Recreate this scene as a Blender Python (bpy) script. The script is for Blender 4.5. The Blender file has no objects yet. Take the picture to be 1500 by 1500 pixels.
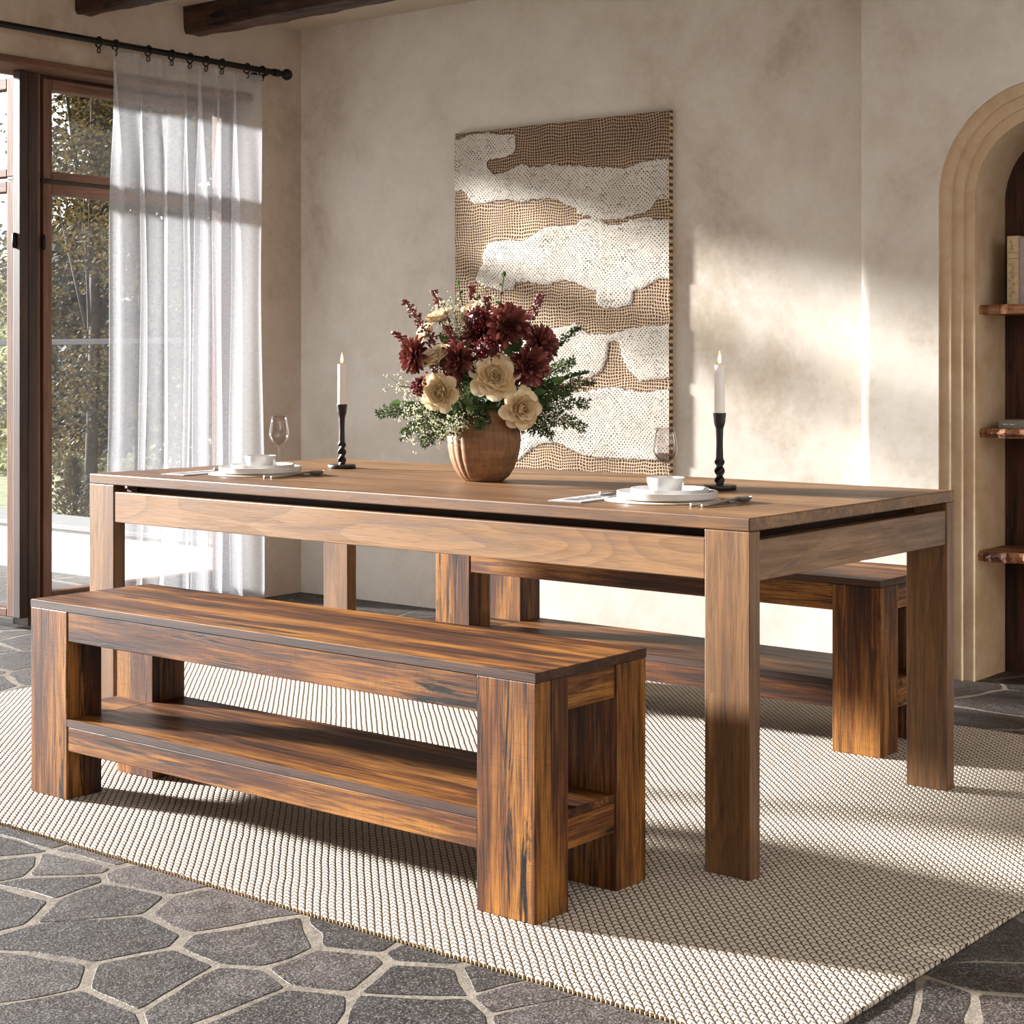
import bpy, bmesh, math, random
from mathutils import Vector, Matrix, Quaternion
R = math.radians
C = bpy.context.scene.collection
scn = bpy.context.scene
rnd = random.Random(7)

# ------------------------------------------------------------------ camera
cam_d = bpy.data.cameras.new('camera'); cam = bpy.data.objects.new('camera', cam_d); C.objects.link(cam)
cam.location = (1.8351, -3.0327, 1.0775); cam.rotation_euler = (R(90), 0, 0.6832)
cam_d.sensor_width = 36; cam_d.lens = 2489.13*36/1500; cam_d.shift_y = -(750-527.2)/1500
cam_d.clip_start = .05; cam_d.clip_end = 200
scn.camera = cam

# ------------------------------------------------------------------ world, sun, exposure
w = bpy.data.worlds.new('sky'); scn.world = w; w.use_nodes = True
bg = w.node_tree.nodes['Background']; bg.inputs[0].default_value = (1.0, .99, .985, 1); bg.inputs[1].default_value = 2.1
sun_d = bpy.data.lights.new('sun', 'SUN'); sun = bpy.data.objects.new('sun', sun_d); C.objects.link(sun)
AZ, EL = R(15.5), R(15.5)
sdir = Vector((math.cos(AZ)*math.cos(EL), math.sin(AZ)*math.cos(EL), -math.sin(EL)))
sun.rotation_euler = sdir.to_track_quat('-Z', 'Y').to_euler(); sun.location = (-8, -4, 4)
sun_d.energy = 28.0; sun_d.angle = R(5.0); sun_d.color = (1, .99, .975)
scn.view_settings.view_transform = 'Standard'; scn.view_settings.look = 'None'
scn.view_settings.exposure = 0.0; scn.view_settings.gamma = 1.0; scn.view_settings.use_curve_mapping = False

# ------------------------------------------------------------------ node helpers
def lin(h):
    if isinstance(h, str):
        c = [int(h[i:i+2], 16)/255 for i in (0, 2, 4)]
        return tuple((x/12.92 if x <= .04045 else ((x+.055)/1.055)**2.4) for x in c)+(1,)
    return tuple(h)+(1,) if len(h) == 3 else h
class NT:
    def __init__(s, name):
        s.m = bpy.data.materials.new(name); s.m.use_nodes = True; s.t = s.m.node_tree; s.t.nodes.clear()
        s.out = s.n('ShaderNodeOutputMaterial')
    def n(s, ty, **kw):
        n = s.t.nodes.new(ty)
        for k, v in kw.items(): setattr(n, k, v)
        return n
    def put(s, sock, v):
        if v is None: return
        if isinstance(v, bpy.types.NodeSocket): s.t.links.new(v, sock)
        elif isinstance(v, str): sock.default_value = lin(v)
        elif sock.type == 'RGBA' and not isinstance(v, (int, float)): sock.default_value = lin(v)
        else: sock.default_value = v
    def math(s, op, a, b=None, c=None, clamp=False):
        n = s.n('ShaderNodeMath', operation=op, use_clamp=clamp)
        s.put(n.inputs[0], a)
        if b is not None: s.put(n.inputs[1], b)
        if c is not None: s.put(n.inputs[2], c)
        return n.outputs[0]
    def vmath(s, op, a, b=None):
        n = s.n('ShaderNodeVectorMath', operation=op); s.put(n.inputs[0], a)
        if b is not None: s.put(n.inputs[1], b)
        return n.outputs[0]
    def obj(s): return s.n('ShaderNodeTexCoord').outputs['Object']
    def noise(s, vec, scale=5, detail=4, rough=.5, dist=0, col=False):
        n = s.n('ShaderNodeTexNoise'); s.put(n.inputs['Vector'], vec)
        n.inputs['Scale'].default_value = scale; n.inputs['Detail'].default_value = detail
        n.inputs['Roughness'].default_value = rough; n.inputs['Distortion'].default_value = dist
        return n.outputs['Color' if col else 0]
    def ramp(s, fac, stops, interp='LINEAR'):
        n = s.n('ShaderNodeValToRGB'); s.put(n.inputs[0], fac); e = n.color_ramp.elements; n.color_ramp.interpolation = interp
        while len(e) < len(stops): e.new(.5)
        for k, (p, c) in enumerate(stops):
            e[k].position = p; e[k].color = (c, c, c, 1) if isinstance(c, (int, float)) else lin(c)
        return n.outputs[0]
    def mix(s, fac, a, b, mode='MIX'):
        n = s.n('ShaderNodeMix', data_type='RGBA', blend_type=mode)
        s.put(n.inputs[0], fac); s.put(n.inputs[6], a); s.put(n.inputs[7], b); return n.outputs[2]
    def maprange(s, v, a, b, c=0, d=1):
        n = s.n('ShaderNodeMapRange'); s.put(n.inputs[0], v)
        for i, x in enumerate((a, b, c, d)): n.inputs[i+1].default_value = x
        return n.outputs[0]
    def bump(s, h, strength=.3, dist=.01, normal=None):
        n = s.n('ShaderNodeBump'); s.put(n.inputs['Height'], h)
        n.inputs['Strength'].default_value = strength; n.inputs['Distance'].default_value = dist
        if normal is not None: s.put(n.inputs['Normal'], normal)
        return n.outputs[0]
    def bsdf(s, col, rough=.6, normal=None, metal=0, spec=.5, **kw):
        p = s.n('ShaderNodeBsdfPrincipled'); s.put(p.inputs['Base Color'], col); s.put(p.inputs['Roughness'], rough)
        p.inputs['Metallic'].default_value = metal; p.inputs['Specular IOR Level'].default_value = spec
        if normal is not None: s.put(p.inputs['Normal'], normal)
        for k, v in kw.items(): s.put(p.inputs[k], v)
        return p.outputs[0]
    def mixsh(s, fac, a, b):
        n = s.n('ShaderNodeMixShader'); s.put(n.inputs[0], fac); s.put(n.inputs[1], a); s.put(n.inputs[2], b); return n.outputs[0]
    def done(s, sh): s.put(s.out.inputs[0], sh); return s.m
    def sep(s, v):
        n = s.n('ShaderNodeSeparateXYZ'); s.put(n.inputs[0], v); return n.outputs
    def comb(s, x, y, z=0):
        n = s.n('ShaderNodeCombineXYZ'); s.put(n.inputs[0], x); s.put(n.inputs[1], y); s.put(n.inputs[2], z); return n.outputs[0]
    def rand(s): return s.n('ShaderNodeObjectInfo').outputs['Random']
    def attr(s, name):
        return s.n('ShaderNodeAttribute', attribute_name=name).outputs

def plain(name, col, rough=.5, metal=0, spec=.5, var=.06, scale=30, bump=0, **kw):
    t = NT(name); c = lin(col); o = t.obj(); nz = t.noise(o, scale, 3)
    d = tuple(max(0, x*(1-var*2)) for x in c[:3]); l = tuple(min(1, x*(1+var*2)) for x in c[:3])
    return t.done(t.bsdf(t.ramp(nz, [(.3, d), (.7, l)]), rough, t.bump(nz, bump, .002) if bump else None, metal, spec, **kw))

def wood(name, axis, dark, mid, light, streak, k=.8, rough=.5, bumpk=.2, spec=.3, ac=1., rings=.5, big=1., saw=.0):
    """grain runs along axis; dark/mid/light = board tones, streak = pores and cracks, k = how strong the streaks are"""
    t = NT(name); off = t.math('MULTIPLY', t.rand(), 37.0); v = t.vmath('ADD', t.obj(), t.comb(off, off, off))
    i = 'xyz'.index(axis)
    def sc(a_, l_, d=0, det=4, ro=.6, sh=0):
        s = [a_*ac]*3; s[i] = l_
        return t.noise(t.vmath('ADD', t.vmath('MULTIPLY', v, tuple(s)), (sh, sh*2, sh*3)), 1, det, ro, d)
    base = sc(9*big, 1.1*big, .4, 3, .55)
    ring = t.math('FRACT', t.math('MULTIPLY', sc(5.5, .75, .25, 2, .45, 3), 17))                    # growth rings: contours of stretched noise
    ring = t.math('POWER', ring, 2.2)
    fib = sc(95, 4.5, .2, 4, .65, 5); fine = sc(330, 12, 0, 2, .6, 7)
    g = t.math('ADD', t.math('MULTIPLY', base, .62), t.math('MULTIPLY', fib, .38))
    col = t.ramp(g, [(.38, dark), (.48, mid), (.59, light)])
    col = t.mix(t.math('MULTIPLY', ring, .42*rings), col, dark)
    st = t.ramp(sc(40, 3.4, .9, 5, .66, 11), [(.51, 0.), (.60, 1.)]); st2 = t.ramp(sc(20, 1.0, .3, 3, .5, 17), [(.42, .15), (.6, 1.)])
    st = t.math('MULTIPLY', st, t.math('MULTIPLY', st2, k)); col = t.mix(st, col, streak)
    po = t.math('MULTIPLY', t.ramp(fine, [(.54, 0.), (.68, 1.)]), .22+.4*k); col = t.mix(po, col, streak)
    h = t.math('SUBTRACT', t.math('ADD', fib, t.math('MULTIPLY', fine, -.5)), t.math('MULTIPLY', st, .6))
    if saw:
        sw = t.noise(t.vmath('MULTIPLY', v, tuple(420 if j == i else 14 for j in range(3))), 1, 2, .5)
        col = t.mix(t.math('MULTIPLY', t.ramp(sw, [(.56, 0.), (.7, 1.)]), saw), col, dark); h = t.math('ADD', h, t.math('MULTIPLY', sw, .3))
    return t.done(t.bsdf(col, t.maprange(fib, .3, .7, rough+.08, rough-.06), t.bump(h, bumpk, .003), 0, spec))

# ------------------------------------------------------------------ materials
OAK = {a: wood('oak_'+a, a, '4D331D', '6C4B2D', '86633F', '2E1B0D', .3, .43, .14, .36, .8, 1.0, .5) for a in 'xyz'}
RUS = {a: wood('rustic_'+a, a, '281408', '562F13', '926028', '0E0603', 1.0, .5, .2, .2, 1.25, .25, 1.3, .25) for a in 'xyz'}
EDGEB = wood('edge_banding', 'x', '24150D', '382317', '4A3122', '150B06', .8, .55, .15, .25, 1.3)
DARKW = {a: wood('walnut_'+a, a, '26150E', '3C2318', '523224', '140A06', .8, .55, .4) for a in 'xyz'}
SHELFW = wood('live_edge_wood', 'x', '4E2C1A', '8A5638', 'B98660', '2B160D', 1., .6, .9, .3, 1.6)
FRAME = {a: wood('frame_wood_'+a, a, '553D2F', '6A4D3D', '7A5B4B', '3A271C', .3, .55, .12, .12) for a in 'xyz'}
FRAMED = {a: wood('frame_dark_wood_'+a, a, '2A1A12', '38241A', '46301F', '1A0F0A', .4, .5, .12) for a in 'xyz'}
BEAM = wood('hewn_beam', 'x', '1F100B', '3A2116', '573828', '0E0705', 1., .55, 1.0, .4, .8)

def plaster(name, cols):
    t = NT(name); g = t.n('ShaderNodeNewGeometry').outputs['Position']
    a = t.noise(g, 1.3, 6, .62, .6); b = t.noise(g, 5.5, 6, .65, .3); c = t.noise(g, 40, 4, .6)
    m = t.math('ADD', t.math('MULTIPLY', a, .6), t.math('ADD', t.math('MULTIPLY', b, .3), t.math('MULTIPLY', c, .1)))
    col = t.ramp(m, list(zip((.34, .45, .56, .68), cols)))
    h = t.math('ADD', t.math('MULTIPLY', b, .6), t.math('MULTIPLY', c, .4))
    return t.done(t.bsdf(col, .85, t.bump(h, .25, .006), 0, .2))
PLASTER = plaster('lime_plaster', ('BAAC9A', 'D4CABE', 'E0D9CF', 'E9E4DC')); PLASTERT = plaster('tan_lime_plaster', ('A18E7D', 'B4A291', 'BDAE9F', 'C8BCAF'))
def arch_plaster():
    t = NT('arch_plaster'); g = t.n('ShaderNodeNewGeometry').outputs['Position']
    b = t.noise(g, 8, 6, .65, .3)
    return t.done(t.bsdf(t.ramp(b, [(.35, 'BFA383'), (.65, 'D3BC9F')]), .85, t.bump(b, .2, .004), 0, .2))
ARCH = arch_plaster()
CEIL = plain('ceiling_plaster', 'BFB09C', .9, var=.04, scale=4)

def stone():
    t = NT('flagstone'); g = t.n('ShaderNodeNewGeometry').outputs['Position']; r = t.attr('tone')
    n1 = t.noise(g, 3.2, 6, .65, .8); n2 = t.noise(g, 210, 2, .8); n3 = t.noise(g, 14, 5, .6, .5)
    m = t.math('ADD', t.math('MULTIPLY', n1, .5), t.math('ADD', t.math('MULTIPLY', n3, .2), t.math('MULTIPLY', r[2], .34)))
    col = t.ramp(m, [(.32, '1B1818'), (.47, '2A2524'), (.6, '393330'), (.75, '554D49')])
    warm = t.math('MULTIPLY', t.ramp(t.noise(g, 1.9, 4, .6), [(.5, 0.), (.72, 1.)]), .5)
    col = t.mix(warm, col, '4A3A2C')
    col = t.mix(t.ramp(n2, [(.40, .75), (.52, 0.)]), col, '120F0F')
    col = t.mix(t.ramp(n2, [(.52, 0.), (.68, .6)]), col, '8D8580')
    h = t.math('ADD', t.math('MULTIPLY', n3, 1.0), t.math('MULTIPLY', n2, .45))
    return t.done(t.bsdf(col, t.maprange(n3, .3, .7, .45, .7), t.bump(h, .55, .008), 0, .4))
STONE = stone()
def mortar(name, a, b):
    t = NT(name); g = t.n('ShaderNodeNewGeometry').outputs['Position']; n = t.noise(g, 60, 5, .7); n2 = t.noise(g, 4, 3)
    col = t.ramp(t.math('ADD', t.math('MULTIPLY', n, .6), t.math('MULTIPLY', n2, .4)), [(.35, a), (.65, b)])
    return t.done(t.bsdf(col, .9, t.bump(n, .5, .006), 0, .2))
MORTAR = mortar('mortar', '575047', '857B6F')

def rug_mat():
    t = NT('woven_rug'); p = t.sep(t.obj())
    s = t.math('MULTIPLY', t.math('ADD', p[0], p[1]), .7071); u = t.math('MULTIPLY', t.math('SUBTRACT', p[1], p[0]), .7071)
    wz = t.noise(t.obj(), 9, 2); s = t.math('ADD', s, t.math('MULTIPLY', wz, .006))
    W, Lp = .0150, .021
    cell = t.math('DIVIDE', s, W); idx = t.math('FLOOR', cell); fs = t.math('SUBTRACT', t.math('FRACT', cell), .5)
    vee = t.math('MULTIPLY', t.math('ABSOLUTE', fs), .9)
    tt = t.math('ADD', t.math('DIVIDE', u, Lp), t.math('ADD', vee, t.math('MULTIPLY', idx, .5)))
    ft = t.math('SUBTRACT', t.math('FRACT', tt), .5)
    a = t.math('SUBTRACT', 1, t.math('POWER', t.math('MULTIPLY', t.math('ABSOLUTE', fs), 2), 4))
    b = t.math('SUBTRACT', 1, t.math('POWER', t.math('MULTIPLY', t.math('ABSOLUTE', ft), 2), 3))
    h = t.math('MULTIPLY', a, b)
    fib = t.noise(t.obj(), 420, 2)
    n = t.noise(t.obj(), 90, 3)
    h2 = t.math('ADD', h, t.math('MULTIPLY', fib, .15))
    col = t.ramp(t.math('ADD', h, t.math('MULTIPLY', t.math('SUBTRACT', n, .5), .4)), [(.10, '2F2016'), (.34, '94836F'), (.62, 'C8BDB0')])  # dark weave gaps: underlayer tone plus crevice shade put into the colour
    return t.done(t.bsdf(col, .95, t.bump(h2, .7, .005), 0, .1))
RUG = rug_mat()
JUTE = plain('jute_binding', 'A08765', .95, var=.25, scale=160, bump=.6)

def art_mat():
    t = NT('woven_print'); o = t.obj(); p = t.sep(o); m0 = t.attr('mask')[2]
    wz = t.noise(o, 7, 3, .5, 0, True); wv = t.vmath('SCALE', t.vmath('SUBTRACT', wz, (.5, .5, .5)), None); wv.node.inputs['Scale'].default_value = .05
    q = t.sep(t.vmath('ADD', o, wv))
    sx = t.math('SINE', t.math('MULTIPLY', q[0], 2*math.pi/.0125)); sz = t.math('SINE', t.math('MULTIPLY', q[2], 2*math.pi/.0125))
    hole = t.math('MULTIPLY', t.math('ADD', sx, 1), t.math('ADD', sz, 1))              # 0..4, holes at the peaks
    big = t.noise(o, 5, 3)
    thread = t.ramp(t.math('ADD', t.math('MULTIPLY', big, .7), t.math('MULTIPLY', t.noise(o, 90, 2), .3)), [(.35, 'B09A86'), (.52, 'CBB195'), (.68, 'DEC9B0')])
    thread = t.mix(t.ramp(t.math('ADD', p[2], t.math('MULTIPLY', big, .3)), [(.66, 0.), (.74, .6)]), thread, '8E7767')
    tan = t.mix(t.ramp(hole, [(.75, 0.), (1.5, 1.)]), thread, '4A3527')
    # knit dots on a diagonal lattice
    d1 = t.math('SINE', t.math('MULTIPLY', t.math('ADD', q[0], q[2]), 2*math.pi/.0165)); d2 = t.math('SINE', t.math('MULTIPLY', t.math('SUBTRACT', q[0], q[2]), 2*math.pi/.0165))
    dot = t.math('MULTIPLY', t.math('ADD', d1, 1), t.math('ADD', d2, 1))
    jit = t.noise(o, 55, 2)
    dots = t.ramp(t.math('MULTIPLY', dot, t.math('MULTIPLY', jit, .5)), [(.48, 0.), (.72, .95)])
    cz = t.math('DIVIDE', q[2], .024); row = t.math('FLOOR', cz); cx = t.math('ADD', t.math('DIVIDE', q[0], .036), t.math('MULTIPLY', row, .5))
    fx = t.math('SUBTRACT', t.math('FRACT', cx), .5); fz = t.math('FRACT', cz)
    rad = t.math('SQRT', t.math('ADD', t.math('POWER', t.math('MULTIPLY', fx, 1.5), 2), t.math('POWER', fz, 2)))
    arc = t.ramp(t.math('ABSOLUTE', t.math('SUBTRACT', rad, .55)), [(.03, 1.), (.11, 0.)])
    scal = t.math('MULTIPLY', arc, t.ramp(t.noise(o, 24, 2), [(.52, 0.), (.62, .75)]))
    knit = t.mix(t.math('MAXIMUM', dots, scal), t.ramp(big, [(.35, 'D0C7BC'), (.65, 'DFD8CF')]), '463930')
    m = t.ramp(t.math('ADD', m0, t.math('MULTIPLY', t.math('SUBTRACT', t.noise(o, 60, 3), .5), 1.1)), [(.42, 0.), (.52, 1.)])
    edge = t.math('MULTIPLY', t.ramp(m0, [(.12, 0.), (.4, 1.)]), t.math('SUBTRACT', 1, m))
    tan = t.mix(t.math('MULTIPLY', edge, .75), tan, '5A4234')
    col = t.mix(m, tan, knit)
    hh = t.mix(m, t.math('MULTIPLY', hole, -.2), t.math('SUBTRACT', .5, dots))
    return t.done(t.bsdf(col, .9, t.bump(hh, .5, .004), 0, .15))
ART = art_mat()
def art_side():
    t = NT('canvas_side'); p = t.sep(t.obj())
    s = t.math('SINE', t.math('MULTIPLY', p[2], 2*math.pi/.026)); s = t.math('ADD', s, t.math('MULTIPLY', t.noise(t.obj(), 30, 2), 1.4))
    return t.done(t.bsdf(t.ramp(t.maprange(s, -1, 2, 0, 1), [(.3, '4A3525'), (.6, '9E7D58'), (.8, 'CDB28C')]), .9))
ARTSIDE = art_side()

def glass(name, tint=(1, 1, 1), k=1.0):
    t = NT(name); f = t.n('ShaderNodeLayerWeight').outputs['Facing']; f = t.math('ADD', .035, t.math('MULTIPLY', t.math('POWER', f, 4.0), .8))
    tr = t.n('ShaderNodeBsdfTransparent'); tr.inputs[0].default_value = lin(tint)
    gl = t.n('ShaderNodeBsdfGlossy'); gl.inputs['Roughness'].default_value = .01
    return t.done(t.mixsh(t.math('MULTIPLY', f, k, clamp=True), tr.outputs[0], gl.outputs[0]))
PANE = glass('window_glass', (.96, .97, .97), .9)
WGLASS = glass('drinking_glass', (.94, .92, .91), 1.3)
REFL = glass('pink_reflection', (.985, .95, .93), .8)

def curtain_mat():
    t = NT('sheer_linen'); o = t.obj()
    v1 = t.noise(t.vmath('MULTIPLY', o, (1, 420, 60)), 1, 2); v2 = t.noise(t.vmath('MULTIPLY', o, (1, 60, 420)), 1, 2)
    slub = t.noise(t.vmath('MULTIPLY', o, (60, 90, 260)), 1, 3, .6)
    wv = t.math('ADD', t.math('MULTIPLY', v1, .35), t.math('ADD', t.math('MULTIPLY', v2, .35), t.math('MULTIPLY', slub, .3)))
    tr = t.n('ShaderNodeBsdfTransparent'); tr.inputs[0].default_value = (.98, .97, .96, 1)
    tl = t.n('ShaderNodeBsdfTranslucent'); tl.inputs[0].default_value = lin('D2D2D6')
    df = t.n('ShaderNodeBsdfDiffuse'); df.inputs[0].default_value = lin('D2D2D6')
    cloth = t.mixsh(.40, df.outputs[0], tl.outputs[0])
    return t.done(t.mixsh(t.ramp(wv, [(.40, .67), (.58, .58)]), cloth, tr.outputs[0]))
CURT = curtain_mat()
METAL = plain('black_iron', '1D1816', .45, .6, .5, var=.1)
STEEL = plain('brushed_steel', 'A29B95', .42, .65, .5, var=.05)
BLACKM = plain('black_metal', '14110F', .75, 0, .1)
PORC = plain('white_porcelain', 'C6C3C0', .22, 0, .5, var=.01)
WAX = plain('candle_wax', 'F1ECE6', .5, 0, .4, var=.02)
HOLD = wood('ebonised_wood', 'z', '140C0A', '1D1310', '281A15', '0B0605', .5, .38, .15, .45, 2)
CARD = plain('linen_napkin', '9F9A97', .8, var=.05, scale=200, bump=.2)
NAPS = plain('grey_print', '3F3B3D', .8, var=.1, scale=60)
CHARGER = plain('cream_charger', 'D9C8B2', .6, var=.06, scale=90)
WICK = plain('wick', '1A1512', .9)
def flame_mat():
    t = NT('candle_flame'); z = t.sep(t.obj())[2]
    c = t.ramp(t.maprange(z, 0, .036), [(0., 'FF9A4A'), (.35, 'FFE2B0'), (1., 'FFC27A')]); e = t.n('ShaderNodeEmission'); t.put(e.inputs[0], c); e.inputs[1].default_value = 2.6
    return t.done(e.outputs[0])
FLAME = flame_mat()
def vase_mat():
    t = NT('terracotta_wood_vase'); o = t.obj()
    a = t.noise(t.vmath('MULTIPLY', o, (9, 9, 70)), 1, 4, .6); b = t.noise(t.vmath('MULTIPLY', o, (120, 120, 14)), 1, 3); 
    m = t.math('ADD', t.math('MULTIPLY', a, .5), t.math('MULTIPLY', b, .5))
    col = t.ramp(m, [(.34, '6C4B30'), (.5, '825C3D'), (.66, '97714E')])
    return t.done(t.bsdf(col, .55, t.bump(m, .15, .002), 0, .35))
VASE = vase_mat()
def leafy(name, a, b, trans=.35, rough=.5, dk=None):
    t = NT(name); g = t.n('ShaderNodeNewGeometry').outputs['Random Per Island']
    col = t.ramp(g, [(0., a), (1., b)])
    pb = t.bsdf(col, rough, None, 0, .3); tl = t.n('ShaderNodeBsdfTranslucent'); t.put(tl.inputs[0], col)
    return t.done(t.mixsh(trans, pb, tl.outputs[0]))
MUM = leafy('burgundy_petals', '4E1F1D', 'A8645A', .08); MUMC = leafy('burgundy_heart', '260C0A', '451815', .1)
CREAM = leafy('cream_petals', 'E2C898', 'F8E9CC', .22); CREAMC = leafy('cream_heart', 'C09660', 'DDBB88', .2)
IVORY = leafy('ivory_petals', 'EBDDC0', 'F8F0DE', .3)
BERRY = leafy('berry_florets', '5A1A1C', '94383A', .1); HEATH = leafy('heather_florets', '5E2A29', '96534D', .12)
STEMG = leafy('green_stem', '3C4B22', '566132', .0); LEAFG = leafy('green_leaf', '2E4222', '5B7440', .3)
CEDAR = leafy('cedar_needles', '26351A', '52673A', .25); FILLER = leafy('white_filler', 'CFCDA8', 'F0EEDD', .3)
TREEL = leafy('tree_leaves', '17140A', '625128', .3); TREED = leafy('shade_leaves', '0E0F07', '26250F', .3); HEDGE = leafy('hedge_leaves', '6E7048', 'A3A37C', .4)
BARK = plain('bark', '3B2E25', .9, var=.2, scale=20, bump=.6); GRASS = plain('lawn', '6B6C48', .95, var=.2, scale=8)
WHITEW = plain('white_render', 'F0EDE8', .85, var=.02, scale=6); COPING = plain('grey_coping', '70706F', .7, var=.06, scale=20)
BOOKC = plain('cream_cloth', 'CDB892', .8, var=.06, scale=70); BOOKL = plain('lilac_cloth', 'A79C9A', .8, var=.05); PAGES = plain('book_pages', 'EEE8DC', .9, var=.05, scale=300)
BOOKG = plain('grey_cloth', '8A857B', .85, var=.12, scale=260); INK = plain('brown_ink', '6B5B3E', .8); WHITEI = plain('white_ink', 'F4F1EA', .7)

# ------------------------------------------------------------------ mesh helpers
class MB:
    def __init__(s): s.v = []; s.f = []
    def add(s, vs, fs):
        o = len(s.v); s.v += [tuple(v) for v in vs]; s.f += [tuple(i+o for i in f) for f in fs]; return s
    def box(s, x0, x1, y0, y1, z0, z1, bev=0, seg=2):
        if not bev:
            vs = [(x, y, z) for z in (z0, z1) for y in (y0, y1) for x in (x0, x1)]
            return s.add(vs, [(0, 2, 3, 1), (4, 5, 7, 6), (0, 1, 5, 4), (2, 6, 7, 3), (0, 4, 6, 2), (1, 3, 7, 5)])
        bm = bmesh.new(); bmesh.ops.create_cube(bm, size=1)
        for v in bm.verts: v.co = Vector(((x0+x1)/2+v.co.x*(x1-x0), (y0+y1)/2+v.co.y*(y1-y0), (z0+z1)/2+v.co.z*(z1-z0)))
        bmesh.ops.bevel(bm, geom=bm.edges[:], offset=bev, segments=seg, affect='EDGES', profile=.5)
        return s.bm(bm)
    def bm(s, bm):
        bm.verts.index_update(); s.add([v.co for v in bm.verts], [[v.index for v in f.verts] for f in bm.faces]); bm.free(); return s
    def lathe(s, prof, n=32, cx=0, cy=0, cz=0, fn=None):
        vs = []; fs = []
        for r, z in prof:
            for k in range(n):
                a = 2*math.pi*k/n; rr = fn(a, r, z) if fn else r
                vs.append((cx+rr*math.cos(a), cy+rr*math.sin(a), cz+z))
        for i in range(len(prof)-1):
            for k in range(n):
                k2 = (k+1) % n; fs.append((i*n+k, i*n+k2, (i+1)*n+k2, (i+1)*n+k))
        if prof[0][0] > 1e-6: fs.append(tuple(range(n))[::-1])
        if prof[-1][0] > 1e-6: fs.append(tuple((len(prof)-1)*n+k for k in range(n)))
        return s.add(vs, fs)
    def tube(s, pts, r, n=8, cap=True):
        pts = [Vector(p) for p in pts]; vs = []; fs = []; up = None
        for i, p in enumerate(pts):
            d = (pts[min(i+1, len(pts)-1)]-pts[max(i-1, 0)]).normalized()
            if up is None: up = d.orthogonal().normalized()
            up = (up-d*up.dot(d)).normalized(); b = d.cross(up); rr = r[i] if isinstance(r, (list, tuple)) else r
            for k in range(n):
                a = 2*math.pi*k/n; vs.append(p+up*rr*math.cos(a)+b*rr*math.sin(a))
        for i in range(len(pts)-1):
            for k in range(n):
                k2 = (k+1) % n; fs.append((i*n+k, i*n+k2, (i+1)*n+k2, (i+1)*n+k))
        if cap: fs += [tuple(range(n))[::-1], tuple((len(pts)-1)*n+k for k in range(n))]
        return s.add(vs, fs)
    def torus(s, c, R0, r, axis='y', n=20, m=8):
        vs = []; fs = []
        for i in range(n):
            a = 2*math.pi*i/n
            for j in range(m):
                b = 2*math.pi*j/m; q = (R0+r*math.cos(b)); x, y, z = q*math.cos(a), q*math.sin(a), r*math.sin(b)
                p = {'z': (x, y, z), 'y': (x, z, y), 'x': (z, x, y)}[axis]; vs.append((c[0]+p[0], c[1]+p[1], c[2]+p[2]))
        for i in range(n):
            for j in range(m): fs.append((i*m+j, ((i+1) % n)*m+j, ((i+1) % n)*m+(j+1) % m, i*m+(j+1) % m))
        return s.add(vs, fs)
    def octa(s, c, r, st=1.0, d=None):
        c = Vector(c); d = (d or Vector((0, 0, 1))).normalized(); u = d.orthogonal().normalized(); v = d.cross(u)
        return s.add([c+u*r, c+v*r, c-u*r, c-v*r, c+d*r*st, c-d*r*st], [(0, 1, 4), (1, 2, 4), (2, 3, 4), (3, 0, 4), (1, 0, 5), (2, 1, 5), (3, 2, 5), (0, 3, 5)])
    def leaf(s, p, d, nrm, L, W, curl=.15):
        d = d.normalized(); sd = d.cross(nrm)
        sd = sd.normalized() if sd.length > 1e-6 else d.orthogonal().normalized(); n = sd.cross(d)
        P = [p, p+d*L*.35+sd*W*.5+n*W*curl, p+d*L*.75+sd*W*.38+n*W*curl*.6, p+d*L, p+d*L*.75-sd*W*.38+n*W*curl*.6, p+d*L*.35-sd*W*.5+n*W*curl, p+d*L*.5]
        return s.add(P, [(0, 1, 6), (1, 2, 6), (2, 3, 6), (3, 4, 6), (4, 5, 6), (5, 0, 6)])
    def build(s, name, mat, parent=None, smooth=False, auto=None):
        me = bpy.data.meshes.new(name); me.from_pydata([tuple(v) for v in s.v], [], s.f); me.update()
        if smooth:
            me.polygons.foreach_set('use_smooth', [True]*len(me.polygons))
            if auto: me.set_sharp_from_angle(angle=R(auto))
        me.materials.append(mat)
        o = bpy.data.objects.new(name, me); C.objects.link(o)
        if parent: o.parent = parent
        return o
def tag(o, label=None, cat=None, group=None, kind=None):
    if label: o['label'] = label
    if cat: o['category'] = cat
    if group: o['group'] = group
    if kind: o['kind'] = kind
    return o
def thing(name, label, cat, loc=(0, 0, 0), rz=0, group=None):
    o = bpy.data.objects.new(name, None); o.empty_display_size = .05; C.objects.link(o)
    o.location = loc; o.rotation_euler = (0, 0, rz); return tag(o, label, cat, group)
def struct(name, mb, mat, label=None, **kw):
    return tag(mb.build(name, mat, **kw), label, None, None, 'structure')
def structE(name, loc=(0, 0, 0), label=None):
    o = bpy.data.objects.new(name, None); C.objects.link(o); o.location = loc; return tag(o, label, None, None, 'structure')
def copy_tree(o, parent=None):
    c = o.copy(); C.objects.link(c); c.parent = parent
    for ch in list(o.children): copy_tree(ch, c)
    return c
def smoothstep(a, b, x):
    x = max(0, min(1, (x-a)/(b-a))); return x*x*(3-2*x)

# ------------------------------------------------------------------ room shell
WX, WY, WR, CZ, FZ = -3.945, 2.506, 2.372, 2.615, -.008
OY0, OY1, OZ = -2.6, 2.20, 2.252          # window opening in the left wall

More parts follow.
